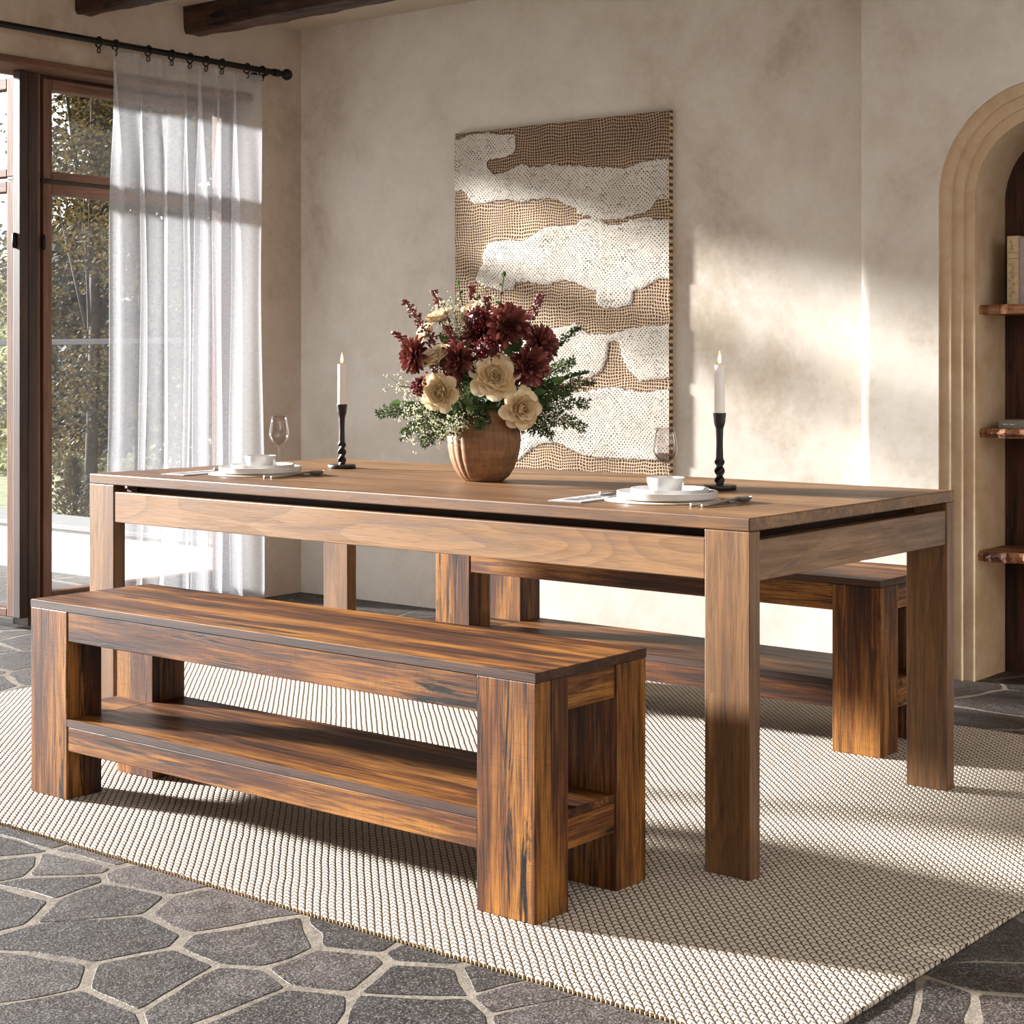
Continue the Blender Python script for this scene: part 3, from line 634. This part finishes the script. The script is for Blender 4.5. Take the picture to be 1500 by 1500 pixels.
def inpoly(x, z, P):
    c = False; n = len(P)
    for i in range(n):
        a, b = P[i], P[i-1]
        if (a[1] > z) != (b[1] > z) and x < (b[0]-a[0])*(z-a[1])/(b[1]-a[1])+a[0]: c = not c
    return c
NX, NZ = 150, 196; vs = []; M = []
for j in range(NZ+1):
    for i in range(NX+1):
        x = ax0+(ax1-ax0)*i/NX; z = az0+(az1-az0)*j/NZ; vs.append((x-art.location.x, ay-WY, z-art.location.z)); M.append(1. if any(inpoly(x, z, P) for P in POLY) else 0.)
for _ in range(2):
    Q = M[:]
    for j in range(1, NZ):
        for i in range(1, NX):
            k = j*(NX+1)+i; Q[k] = (M[k]*2+M[k-1]+M[k+1]+M[k-NX-1]+M[k+NX+1])/6
    M = Q
vs = [(x, y-.005*M[k], z) for k, (x, y, z) in enumerate(vs)]
o = MB().add(vs, [(j*(NX+1)+i, j*(NX+1)+i+1, (j+1)*(NX+1)+i+1, (j+1)*(NX+1)+i) for j in range(NZ) for i in range(NX)]).build('woven_face', ART, art, True)
at = o.data.attributes.new('mask', 'FLOAT', 'POINT'); at.data.foreach_set('value', M)
hx, hz = (ax1-ax0)/2, (az1-az0)/2
MB().box(-hx, hx, ay-WY+.0005, -.001, -hz, hz).build('stretcher', ARTSIDE, art)

# ------------------------------------------------------------------ niche shelves and books
def shelf(z0, z1, seed, lab):
    r = random.Random(seed); N = 60; x0, x1 = XC-.256, XC+.256; vs = []; fs = []
    for i in range(N+1):
        x = x0+(x1-x0)*i/N; e = .012*math.sin(i*.25+seed)+.005*math.sin(i*.9)+r.uniform(-.003, .003)
        for (y, z) in ((2.65, z0), (2.65, z1), (2.432+e, z1), (2.422+e, (z0+z1)/2+r.uniform(-.003, .003)), (2.428+e, z0)): vs.append((x-XC, y-2.55, z-z0))
    for i in range(N):
        for k in range(5): fs.append((i*5+k, i*5+(k+1) % 5, (i+1)*5+(k+1) % 5, (i+1)*5+k))
    fs += [(0, 1, 2, 3, 4), tuple(N*5+k for k in (4, 3, 2, 1, 0))]
    o = MB().add(vs, fs).build('niche_shelf', SHELFW); o.location = (XC, 2.55, z0); return tag(o, lab, 'shelf', 'shelves in the arched niche')
shelf(1.232, 1.264, 1, 'top wooden shelf in the arched niche, holding the standing books'); shelf(.815, .846, 2, 'middle wooden shelf in the arched niche, holding the flat grey book'); shelf(.397, .431, 3, 'lowest wooden shelf in the arched niche, empty')
def book(name, lab, x0, wd, h, dep, yf, z0, cov, grp=None):
    b = thing(name, lab, 'book', (x0+wd/2, yf+dep/2, z0), 0, grp); hw = wd/2; hd = dep/2; t = .003
    MB().box(-hw, -hw+t, -hd, hd, 0, h, .001).box(hw-t, hw, -hd, hd, 0, h, .001).box(-hw+t, hw-t, -hd, -hd+t, 0, h, .001).build('cover', cov, b)
    MB().box(-hw+t, hw-t, -hd+t, hd-.004, .003, h-.003).build('pages', PAGES, b); return b
b = book('book', 'cream book with an ornamented spine standing on the top niche shelf', -.496, .042, .232, .13, 2.485, 1.264, BOOKC, 'books standing on the top niche shelf')
m = MB(); r = random.Random(8)
def curl(cx, cz, s, turns, ph):
    m.tube([(cx+s*(1-k/14)*math.cos(ph+turns*6.28*k/14), -.0665, cz+s*(1-k/14)*math.sin(ph+turns*6.28*k/14)) for k in range(15)], .0006, 4)
for cz in (.188, .2, .212): curl(r.uniform(-.006, .006), cz, .006, 1.2, r.uniform(0, 6))
for k in range(9): curl(-.008+.010*(k % 2)+r.uniform(-.002, .002), .03+k*.013, .008, 1.3, r.uniform(0, 6))
for cz in (.155, .175): m.box(-.018, .018, -.0665, -.065, cz, cz+.0015)
m.build('spine_ornament', INK, b)
book('book', 'lilac grey book standing right of the cream book', -.4525, .034, .222, .13, 2.483, 1.264, BOOKL, 'books standing on the top niche shelf')
b = thing('book', 'flat grey book with a white forked mark on the middle niche shelf', 'book', (-.422, 2.55, .846))
MB().box(-.1, .1, -.075, .075, 0, .003, .001).box(-.1, .1, -.075, .075, .025, .028, .001).box(-.1, -.097, -.075, .075, .003, .025).box(-.1, .1, -.0755, -.0725, .001, .027, .001).build('cover', BOOKG, b); MB().box(-.097, .098, -.072, .072, .003, .025).build('pages', PAGES, b)
m = MB()
for q in (((.011, .021), (.022, .014)), ((.011, .007), (.022, .014)), ((.022, .014), (.036, .014)), ((.036, .014), (.046, .021)), ((.036, .014), (.046, .007))): m.tube([(q[0][0], -.0756, q[0][1]), (q[1][0], -.0756, q[1][1])], .0016, 6)
m.build('spine_mark', WHITEI, b)
for x in (-.085, -.06): MB().box(x, x+.018, -.0762, -.0752, .0125, .015).build('spine_dash', WHITEI, b)

# ------------------------------------------------------------------ place settings
TZ = .7503
def lathe_thing(name, lab, cat, loc, prof, mat, group, n=56):
    o = MB().lathe(prof, n).build(name, mat, None, True, 40); o.location = loc; return tag(o, lab, cat, group)
def plate(rad, h): return [(0, .0), (rad*.8, .0), (rad*.97, .003), (rad, .006), (rad, h), (rad-.004, h), (rad-.007, h-.003), (rad-.012, .0065), (0, .006)]
side = {'L': 'left', 'R': 'right'}
POS = {'L': (-1.800, .29), 'R': (-.385, .268)}
for s, (px, py) in POS.items():
    sd = 'far left end' if s == 'L' else 'near right end'
    lathe_thing('charger', 'thin round cream charger under the plates at the table\'s '+sd, 'charger', (px-.008, py-.008, TZ), [(0, 0), (.134, 0), (.136, .0015), (.134, .003), (0, .003)], CHARGER, 'chargers')
    lathe_thing('dinner_plate', 'large white rimmed plate, lowest of the stack at the table\'s '+sd, 'plate', (px, py, TZ+.0032), plate(.118, .019), PORC, 'white dinner plates')
    lathe_thing('side_plate', 'smaller white plate on the large plate at the table\'s '+sd, 'plate', (px+.003, py+.006, TZ+.0098), plate(.091, .019), PORC, 'white side plates')
    o = MB().lathe([(0, .0), (.03, .0), (.036, .004), (.0435, .024), (.0445, .036), (.0425, .036), (.041, .024), (.033, .007), (0, .005)], 48).build('bowl', PORC, None, True, 40); o.location = (px-.012, py+.012, TZ+.0164); tag(o, 'small white bowl on the plates at the table\'s '+sd, 'bowl', 'white bowls')
def fork(rt):
    m = MB(); m.tube([(-.095, 0, .004), (-.05, 0, .005), (.02, 0, .006), (.045, 0, .0035)], [.0045, .0032, .0025, .003], 8); m.build('handle', STEEL, rt, True)
    m = MB(); m.box(.043, .062, -.011, .011, .002, .004, .0008)
    for k in range(4): m.tube([(.06, -.0095+.0063*k, .003), (.085, -.0095+.0063*k, .007), (.1, -.0095+.0063*k, .012)], [.0015, .0013, .0007], 6)
    m.build('tines', STEEL, rt, True)
def spoon(rt):
    MB().tube([(-.1, 0, .004), (-.05, 0, .006), (.03, 0, .012), (.048, 0, .0115)], [.0038, .0032, .0025, .0028], 8).build('handle', STEEL, rt, True)
    m = MB(); vs = []; N = 24
    for rr_, z in ((1, .0135), (.9, .0095), (.55, .0035), (0.05, .0015), (.05, .0004), (.6, .0022), (.93, .0085), (1, .0128)):
        for k in range(N):
            a = 6.2832*k/N; vs.append((.07+.025*rr_*math.cos(a), .016*rr_*math.sin(a), z))
    m.add(vs, [(i*N+k, i*N+(k+1) % N, (i+1)*N+(k+1) % N, (i+1)*N+k) for i in range(7) for k in range(N)]); m.build('bowl', STEEL, rt, True)
def knife(rt):
    MB().tube([(-.1, 0, .004), (-.06, 0, .0045), (0, 0, .004)], [.005, .0045, .004], 8).build('handle', STEEL, rt, True)
    m = MB().add([(0, -.004, .002), (.08, -.008, .002), (.1, -.002, .002), (.1, .003, .002), (0, .005, .002), (0, -.004, .005), (.08, -.008, .0028), (.1, -.002, .003), (.1, .003, .0045), (0, .005, .0055)], [(4, 3, 2, 1, 0), (5, 6, 7, 8, 9), (0, 1, 6, 5), (1, 2, 7, 6), (2, 3, 8, 7), (3, 4, 9, 8), (4, 0, 5, 9)]); m.build('blade', STEEL, rt)
for s, sd in (('L', 'far left end'), ('R', 'near right end')):
    px, py = POS[s]
    f = thing('fork', 'steel fork right of the plates at the table\'s '+sd, 'fork', (px+.148, py-.02, TZ), R(86), 'steel forks'); fork(f)
    p = thing('spoon', 'steel spoon beside the fork at the table\'s '+sd, 'spoon', (px+.172, py-.015, TZ), R(89), 'steel spoons'); spoon(p)
    nb = thing('napkin', 'folded pale napkin with grey pattern at the table\'s '+sd, 'napkin', (px-.165, py-.085, TZ), R(96), 'folded napkins')
    MB().box(-.11, .11, -.045, .045, 0, .0015, .0004).box(-.11, .11, -.045, .043, .0016, .003, .0005).build('cloth', CARD, nb)
    m = MB(); r = random.Random(5)
    for k in range(9): m.box(-.085+.018*k, -.085+.018*k+r.uniform(.006, .013), -.022+r.uniform(-.004, .004), .02+r.uniform(-.006, .004), .0031, .0034)
    m.build('pattern', NAPS, nb)
    k = thing('knife', 'steel knife lying by the napkin at the table\'s '+sd, 'knife', (px-.172, py+.085, TZ+.003), R(84), 'steel knives'); knife(k)
def wineglass(lab, loc, wine):
    g = thing('wine_glass', lab, 'wine glass', loc, 0, 'wine glasses')
    MB().lathe([(0, .0), (.03, 0), (.031, .001), (.02, .0025), (.006, .005), (.0034, .012), (.003, .055), (.0045, .066), (.006, .070)], 32).build('stem', WGLASS, g, True)
    MB().lathe([(.0045, .068), (.014, .073), (.024, .084), (.0305, .1), (.029, .118), (.0255, .14), (.0215, .158), (.0209, .158), (.0249, .14), (.0283, .118), (.0297, .1), (.0234, .085), (.0135, .0745), (.001, .071)], 40).build('bowl', WGLASS, g, True)
    if wine: MB().lathe([(0, .0745), (.0125, .0755), (.0226, .0862), (.027, .094), (0, .094)], 32).build('wine', REFL, g, True, 40)  # tinted fill added for the bowl's pinkish reflection, put into its colour
wineglass('clear empty wine glass behind the far left plates', (-1.955, .508, TZ), False); wineglass('wine glass with a painted pinkish reflection behind the near right plates', (-.550, .505, TZ), True)
def candleset(loc, side):
    h = thing('candlestick', 'dark turned wooden candlestick with a twisted stem, '+side, 'candlestick', loc, 0, 'turned candlesticks')
    MB().lathe([(0, 0), (.041, 0), (.0425, .002), (.0425, .009), (.041, .0115), (0, .0115)], 40).build('base', HOLD, h, True, 40)
    m = MB(); vs = []; N = 28; K = 110; z1 = .193
    prof = [(0, .0105), (.012, .0100), (.07, .0105), (.085, .0092), (.12, .0085), (.15, .0095), (.172, .0145), (.193, .0165)]
    def rad(z):
        for (a, ra), (b, rb) in zip(prof, prof[1:]):
            if z <= b: return ra+(rb-ra)*smoothstep(a, b, z)
        return prof[-1][1]
    for i in range(K+1):
        z = .0115+(z1-.0115)*i/K; tw = .0030*(1-smoothstep(.066, .082, z))*smoothstep(.012, .02, z); rr_ = rad(z)
        for k in range(N):
            a = 6.2832*k/N; q = rr_+tw*math.sin(2*a-z*260); vs.append((q*math.cos(a), q*math.sin(a), z))
    fs = [(i*N+k, i*N+(k+1) % N, (i+1)*N+(k+1) % N, (i+1)*N+k) for i in range(K) for k in range(N)]+[tuple(K*N+k for k in range(N))]
    m.add(vs, fs).build('stem', HOLD, h, True, 50)
    c = thing('candle', 'lit white candle in the dark candlestick '+side, 'candle', (loc[0], loc[1], loc[2]+.1932), 0, 'lit white candles')
    MB().lathe([(0, 0), (.0132, 0), (.0130, .119), (.0118, .121), (.006, .1195), (0, .119)], 28).build('wax', WAX, c, True, 40)
    MB().tube([(0, 0, .118), (.0005, 0, .127)], .0008, 6).build('wick', WICK, c)
    fl = MB().lathe([(0, 0), (.0025, .002), (.0045, .008), (.0048, .013), (.0032, .022), (.0012, .031), (0, .036)], 14).build('flame', FLAME, c, True); fl.location = (0, 0, .1225)
candleset((-1.804, .624, TZ), 'left of the vase'); candleset((-.469, .629, TZ), 'at the table\'s right end')

# ------------------------------------------------------------------ vase
VX, VY = -1.13, .49
vz = thing('vase', 'round ribbed tan wooden vase holding the bouquet on the table', 'vase', (VX, VY, TZ))
VP = [(0, .0), (.050, .0), (.055, .003), (.068, .014), (.080, .033), (.0905, .06), (.097, .09), (.099, .115), (.0965, .142), (.089, .168), (.078, .187), (.066, .196), (.060, .198), (.056, .195), (.068, .184), (.083, .165), (.089, .14), (.091, .115), (.089, .09), (.082, .06), (.06, .02), (0, .012)]
def ribs(a, r_, z):
    if r_ < .05 or (z > .19): return r_
    d = abs((a-math.atan2(-.776, .63)-.15+math.pi) % (2*math.pi)-math.pi)      # soft ribs on the front, deep ones round the sides
    return r_*(1+.040*(.18+.82*smoothstep(.35, .95, d))*(abs(math.cos(11*a))-.6))
MB().lathe(VP, 264, fn=ribs).build('body', VASE, vz, True)
MB().lathe([(.060, .1975), (.0635, .199), (.062, .2015), (.0575, .2015), (.056, .199)], 48).build('rim', VASE, vz, True)

# ------------------------------------------------------------------ bouquet
CAMR = Vector((.7756, .6313, 0)); CAMF = Vector((-.6313, .7756, 0)); UP = Vector((0, 0, 1)); PXM = 540.6
def at(px, py, off=0):                                  # a point of the bouquet, measured about the vase axis; off = towards the viewer's side
    k = (4.604-off)/4.604
    return Vector((1.8351, -3.0327, 1.0775))+CAMF*(4.604-off)+CAMR*((px-750)/PXM*k)+UP*(-(py-527.2)/PXM*k)
NECK = Vector((VX, VY, TZ+.195))
def stem_pts(tip, r, n=7):
    a = r.uniform(0, 6.28); foot = Vector((VX+.025*math.cos(a), VY+.025*math.sin(a), TZ+.06)); d = tip-NECK
    mid = NECK+Vector((d.x, d.y, 0)).normalized()*min(.03, math.hypot(d.x, d.y)*.2)
    P = [foot, mid, mid*.5+tip*.5+Vector((0, 0, .02)), tip]; out = []
    for i in range(n*2+1):
        t_ = i/(n*2); out.append(P[0]*(1-t_)**3+P[1]*3*t_*(1-t_)**2*1.0+P[2]*3*t_*t_*(1-t_)+P[3]*t_**3)
    return out
def petal(m, q, az, e0, e1, Lp, wd, cup, base, n=5, tipw=.55):
    P = Vector((0, 0, 0))+base; vs = []; c, s = math.cos(az), math.sin(az); side = Vector((-s, c, 0))
    for i in range(n+1):
        t_ = i/n; e = e0+(e1-e0)*t_; d = Vector((c*math.sin(e), s*math.sin(e), math.cos(e))); nn = Vector((-c*math.cos(e), -s*math.cos(e), math.sin(e)))
        ww = wd*max(.12, (.32+.68*t_**.8)*(1-max(0, (t_-.55)/.45)**2.4)**.5 if t_ < 1 else .3)*.5
        vs += [P+side*ww+nn*cup*ww, P+side*ww*.5+nn*cup*ww*.25, P, P-side*ww*.5+nn*cup*ww*.25, P-side*ww+nn*cup*ww]; P = P+d*(Lp/n)*(1.25-.5*t_)
    m.add([q @ v for v in vs], [(i*5+k, i*5+k+1, (i+1)*5+k+1, (i+1)*5+k) for i in range(n) for k in range(4)])
def flower_root(name, lab, cat, group): return thing(name, lab, cat, tuple(NECK), 0, group)
def shift(m): m.v = [(x-NECK.x, y-NECK.y, z-NECK.z) for x, y, z in m.v]; return m
def place(m, c, axis):
    q = Vector((0, 0, 1)).rotation_difference(axis.normalized()); m.v = [tuple(q @ Vector(v)+c-NECK) for v in m.v]; return m
I3 = Matrix.Identity(3)
def add_stem(t, tip, r, rad=.0022):
    shift(MB().tube(stem_pts(tip, r), rad, 6)).build('stem', STEMG, t, True)
def mum(lab, c, axis, D, seed, group='burgundy chrysanthemums'):
    r = random.Random(seed); t = flower_root('chrysanthemum', lab, 'flower', group); Rr = D/2; m = MB()
    for ring, (e0, e1, L_, n_) in enumerate(((.25, -.1, .36, 8), (.5, .15, .5, 10), (.75, .4, .66, 13), (1.05, .7, .82, 15), (1.35, 1.05, .95, 17), (1.65, 1.5, 1.0, 17), (1.95, 1.95, .92, 14))):
        for k in range(n_):
            petal(m, I3, 6.2832*(k+.5*(ring % 2))/n_+r.uniform(-.1, .1), e0+r.uniform(-.08, .08), e1-.25+r.uniform(-.15, .15), Rr*L_*r.uniform(.9, 1.08), Rr*.33, .9, Vector((0, 0, 0)), 6, .2)
    place(m, c, axis).build('petals', MUM, t, True)
    m = MB()
    for k in range(26): a = r.uniform(0, 6.28); q = r.random()**.5*Rr*.17; m.octa((q*math.cos(a), q*math.sin(a), Rr*.28-q*.3), Rr*.05, 1.8)
    place(m, c, axis).build('heart', MUMC, t); add_stem(t, c-axis.normalized()*Rr*.1, r)
def rose(lab, c, axis, D, seed, mat=None, group='cream ranunculus blooms', closed=0):
    r = random.Random(seed); t = flower_root('ranunculus', lab, 'flower', group); Rr = D/2; m = MB()
    rings = ((1.7, 1.45, 1.05, 7, .95), (1.5, 1.0, .96, 7, .9), (1.3, .6, .86, 7, .82), (1.1, .25, .76, 7, .74), (.9, -.05, .66, 7, .64), (.72, -.3, .56, 7, .54), (.55, -.5, .47, 6, .44))
    for ring, (e0, e1, L_, n_, wd) in enumerate(rings):
        for k in range(n_):
            petal(m, I3, 6.2832*(k+.37*ring)/n_+r.uniform(-.15, .15), e0*(1-.45*closed)+r.uniform(-.1, .1), e1*(1-.5*closed)+r.uniform(-.15, .2), Rr*L_*r.uniform(.92, 1.1), Rr*wd*r.uniform(.9, 1.1), r.uniform(.35, .8), Vector((0, 0, -Rr*.3)), 7, .1)
    place(m, c, axis).build('petals', mat or CREAM, t, True); m = MB()
    for ring, (e0, e1, L_, n_) in enumerate(((.3, -.4, .42, 7), (.2, -.4, .36, 6), (.1, -.3, .3, 5))):
        for k in range(n_): petal(m, I3, 6.2832*(k+.4*ring)/n_, e0, e1, Rr*L_, Rr*.34, .5, Vector((0, 0, -Rr*.1)), 4, .1)
    place(m, c, axis).build('heart', CREAMC, t, True)
    m = MB()
    for k in range(6): a = k*1.047; m.leaf(Vector((0, 0, -Rr*.22)), Vector((math.cos(a), math.sin(a), -.2)), Vector((0, 0, 1)), Rr*.6, Rr*.2)
    place(m, c, axis).build('sepals', LEAFG, t); add_stem(t, c-axis.normalized()*Rr*.2, r, .003)
def berry(lab, c, axis, D, seed):
    r = random.Random(seed); t = flower_root('berry_cluster', lab, 'flower', 'dark red berry clusters'); Rr = D/2; m = MB()
    for k in range(170):
        d = Vector((r.gauss(0, 1), r.gauss(0, 1), r.gauss(.3, 1))).normalized(); m.octa(d*Rr*r.uniform(.75, 1), .0036, 1.1, d)
    place(m, c, axis).build('florets', BERRY, t); place(MB().lathe([(0, -Rr*.75), (Rr*.55, -Rr*.5), (Rr*.75, 0), (Rr*.55, Rr*.5), (0, Rr*.75)], 12), c, axis).build('heart', MUMC, t, True); add_stem(t, c-axis.normalized()*Rr*.5, r)
def spike(lab, tip, seed, mat=None, start=.42, group='burgundy heather sprigs', fat=1.0):
    r = random.Random(seed); t = flower_root('heather_sprig', lab, 'sprig', group); P = stem_pts(tip, r, 12); m = MB(); n = len(P)
    for i in range(int(n*start), n):
        f = (i/n-start)/(1-start); w_ = fat*(.022*(1-f)**.8+.004)
        for k in range(26):
            a = r.uniform(0, 6.28); j = r.random(); p = P[i].lerp(P[min(i+1, n-1)], j); d = Vector((math.cos(a), math.sin(a), r.uniform(-.2, .9))); m.octa(p+d.normalized()*w_*r.uniform(.15, 1), r.uniform(.0022, .0042), 1.6, d)
    tag(shift(m).build('florets', mat or HEATH, t), kind='stuff'); shift(MB().tube(P, .0016, 5)).build('stem', STEMG, t, True)
def frond(lab, tip, seed, mat=None, ln=.07, group='dark green cedar fronds', start=.42, name='cedar_frond', dens=1.0):
    r = random.Random(seed); t = flower_root(name, lab, 'sprig', group); P = stem_pts(tip, r, 16); n = len(P); m = MB(); st = MB().tube(P, .0016, 5)
    for i in range(int(n*start), n):
        f = (i/n-start)/(1-start); d = (P[min(i+1, n-1)]-P[i-1]).normalized(); sd = d.cross(CAMF+Vector((r.gauss(0, .5), r.gauss(0, .5), r.gauss(0, .5)))).normalized()
        for sg in (-1, 1):
            bl = ln*(1-.75*f)*r.uniform(.6, 1.1); bd = (d*.8+sd*sg*.75+Vector((r.gauss(0, .15), r.gauss(0, .15), r.gauss(-.05, .15)))).normalized(); q = P[i]; N = max(3, int(bl/.006*dens))
            st.tube([q, q+bd*bl], [.0009, .0004], 4)
            for k in range(N):
                p = q+bd*bl*(k+.5)/N
                for s2 in (-1, 1, 0):
                    nd = (bd*.8+bd.cross(CAMF).normalized()*s2*.7+Vector((r.gauss(0, .3), r.gauss(0, .3), r.gauss(0, .3)))).normalized(); m.leaf(p, nd, CAMF, r.uniform(.008, .014), .0032)
    tag(shift(m).build('needles', mat or CEDAR, t), kind='stuff'); shift(st).build('stem', STEMG, t)
def filler(lab, tip, seed, group='white filler sprays', spread=.05, mat=None, n0=70):
    r = random.Random(seed); t = flower_root('filler_spray', lab, 'sprig', group); P = stem_pts(tip, r, 12); m = MB(); st = MB().tube(P, .0012, 5); d0 = (P[-1]-P[-4]).normalized()
    for k in range(n0):
        i = r.randint(int(len(P)*.62), len(P)-1); e = P[i]+(d0*.5+Vector((r.gauss(0, .6), r.gauss(0, .6), r.gauss(0, .6)))).normalized()*spread*r.uniform(.3, 1)
        if k % 2: st.tube([P[i], e], .0005, 3)
        for _ in range(3): m.octa(e+Vector((r.gauss(0, .004), r.gauss(0, .004), r.gauss(0, .004))), r.uniform(.0014, .0026), 1.2)
    tag(shift(m).build('florets', mat or FILLER, t), kind='stuff'); shift(st).build('stem', STEMG, t)
def sprig(lab, tip, seed, Lf=.03, Wf=.018, n_=12, start=.4, group='green leaf sprigs'):
    r = random.Random(seed); t = flower_root('leaf_sprig', lab, 'sprig', group); P = stem_pts(tip, r, 10); m = MB(); N = len(P)
    for k in range(n_):
        i = min(N-1, int(N*(start+(1-start)*k/n_))); d = (P[min(i+1, N-1)]-P[i-1]).normalized(); sd = d.orthogonal().normalized(); sd.rotate(Quaternion(d, r.uniform(0, 6.28)))
        m.leaf(P[i], (d*.6+sd), -CAMF+UP*.6+sd*.2, Lf*r.uniform(.7, 1.1), Wf*r.uniform(.8, 1.1), .2)
    m.leaf(P[-1], (P[-1]-P[-2]), -CAMF+UP*.4, Lf, Wf, .2)
    shift(m).build('leaves', LEAFG, t); shift(MB().tube(P, .0014, 5)).build('stem', STEMG, t)
def ax(rt, up, fr): return CAMR*rt+UP*up-CAMF*fr
mum('largest burgundy chrysanthemum, top centre of the bouquet', at(744, 478, .09), ax(.15, .3, 1), 0.126, 31)
mum('dark burgundy chrysanthemum on the bouquet\'s upper right shoulder', at(791, 503, .02), ax(.75, .35, .55), 0.115, 32)
mum('burgundy chrysanthemum right of the central cream bloom', at(775, 535, .09), ax(.35, -.25, 1), 0.117, 33)
mum('burgundy chrysanthemum on the bouquet\'s far left, facing the window', at(608, 521, .05), ax(-.9, .05, .5), 0.108, 34)
mum('burgundy chrysanthemum between the two left cream blooms, seen from the side', at(672, 528, .08), ax(-.65, -.05, .7), 0.110, 35)
mum('deep red chrysanthemum half hidden on the bouquet\'s crown, left of the largest', at(700, 492, .03), ax(-.2, .6, .7), 0.094, 36)
berry('dark red berry cluster above the central cream bloom', at(715, 512, .1), ax(0, .2, 1), 0.083, 41)
berry('small bright red berry cluster at the bouquet\'s left, above the white filler', at(617, 566, .08), ax(-.5, 0, .8), 0.057, 42)
berry('brown red berry cluster under the ivory bloom at the crown', at(700, 468, .06), ax(-.3, .5, .8), 0.076, 43)
rose('open cream ranunculus at the bouquet\'s front centre', at(725, 551, .13), ax(.05, .18, 1), 0.125, 51)
rose('cream ranunculus at the bouquet\'s lower left', at(643, 575, .11), ax(-.35, .0, 1), 0.110, 52, None, closed=.35)
rose('tan cream ranunculus drooping over the vase\'s right rim', at(766, 599, .11), ax(.45, -.1, .9), 0.112, 53)
rose('cream ranunculus seen from the side, between two burgundy blooms at left', at(638, 524, .07), ax(-.45, .75, .5), 0.090, 54, None, closed=.6)
rose('cream ranunculus bud at the bouquet\'s top left', at(643, 465, .0), ax(-.4, .85, .3), 0.078, 55, None, closed=.6)
rose('ivory bloom at the bouquet\'s crown', at(691, 456, .02), ax(-.5, .75, .5), 0.085, 56, IVORY, closed=.3)
rose('small ivory bloom tucked behind the heather at far left', at(622, 486, -.02), ax(-.7, .5, .5), 0.067, 57, IVORY, closed=.3)
for k, (px, py, off, lab) in enumerate(((594, 443, .0, 'long burgundy heather sprig reaching to the upper left'), (579, 489, .0, 'burgundy heather sprig reaching farthest left'), (636, 428, -.04, 'burgundy heather sprig standing left of the crown'), (691, 421, -.05, 'burgundy heather sprig behind the ivory crown bloom'), (713, 437, .0, 'short burgundy heather sprig beside the ivory crown bloom'), (793, 434, -.02, 'burgundy heather sprig reaching to the upper right'), (655, 480, .06, 'burgundy heather sprig lying across the left front'))):
    spike(lab, at(px, py, off), 60+k, fat=1.5)
for k, (px, py, lab) in enumerate(((846, 482, 'thin dark sprig reaching right at the bouquet\'s upper side'), (858, 546, 'thin dark sprig reaching far right above the cedar'))):
    spike(lab, at(px, py, -.03), 70+k, CEDAR, .45, 'thin dark sprigs at right', 1.3)
for k, (px, py, off, lab) in enumerate(((864, 560, .0, 'cedar frond reaching farthest right'), (856, 592, .03, 'cedar frond drooping to the right'), (852, 624, .05, 'lowest cedar frond on the right'), (806, 636, .07, 'cedar frond hanging beside the vase\'s right'), (836, 530, -.04, 'cedar frond behind the burgundy bloom at right'), (558, 606, .03, 'cedar frond reaching farthest left'), (592, 634, .07, 'cedar frond drooping at the lower left'), (622, 648, .1, 'lowest cedar frond on the left'), (704, 622, .15, 'cedar frond hanging over the vase\'s front rim'), (690, 545, .1, 'upright cedar frond between the two front cream blooms'), (664, 612, .12, 'cedar frond under the lower left cream bloom'), (700, 590, .1, 'dark cedar frond between vase rim and central cream bloom'), (800, 590, .06, 'cedar frond behind the drooping tan bloom'), (830, 575, .02, 'cedar frond in the middle of the right side spray'))):
    frond(lab, at(px, py, off), 80+k, ln=.06, start=.35)
for k, (px, py, off, lab) in enumerate(((588, 566, .05, 'white filler spray at the left edge above the cedar'), (600, 608, .09, 'dense white filler spray at the lower left'), (612, 640, .11, 'white filler spray hanging lowest at left'), (650, 636, .13, 'white filler spray over the vase\'s left rim'), (667, 622, .15, 'pale green filler spray against the vase\'s lit ribs'), (664, 452, -.02, 'pale filler spray between the two top left blooms'), (680, 468, .03, 'pale filler spray below the ivory crown bloom'), (650, 450, .02, 'pale filler spray rising beside the top left cream bud'), (715, 430, -.03, 'pale filler spray behind the largest burgundy bloom'), (820, 615, .04, 'pale filler spray among the right cedar fronds'))):
    filler(lab, at(px, py, off), 100+k)
for k, (px, py, off, lab, Lf, n_) in enumerate(((738, 406, -.03, 'thin leafy sprig rising highest above the bouquet', .018, 14), (672, 419, -.05, 'leafy sprig standing behind the crown at left', .018, 12), (752, 516, .1, 'broad leaf sprig under the largest burgundy bloom', .05, 7), (692, 596, .13, 'leaf sprig under the central cream bloom', .045, 12), (678, 540, .05, 'leaf sprig in the middle of the bouquet', .04, 12), (808, 560, .03, 'leaf sprig right of the burgundy blooms', .04, 12), (590, 590, .03, 'leaf sprig at the left behind the white filler', .035, 10), (780, 575, .06, 'leaf sprig above the drooping tan bloom', .04, 10), (655, 505, .0, 'leaf sprig behind the left blooms', .04, 10), (730, 560, -.05, 'leaf sprig at the bouquet\'s back', .05, 12), (700, 450, -.08, 'leaf sprig at the back of the crown', .04, 10))):
    sprig(lab, at(px, py, off), 120+k, Lf, Lf*.6, n_)
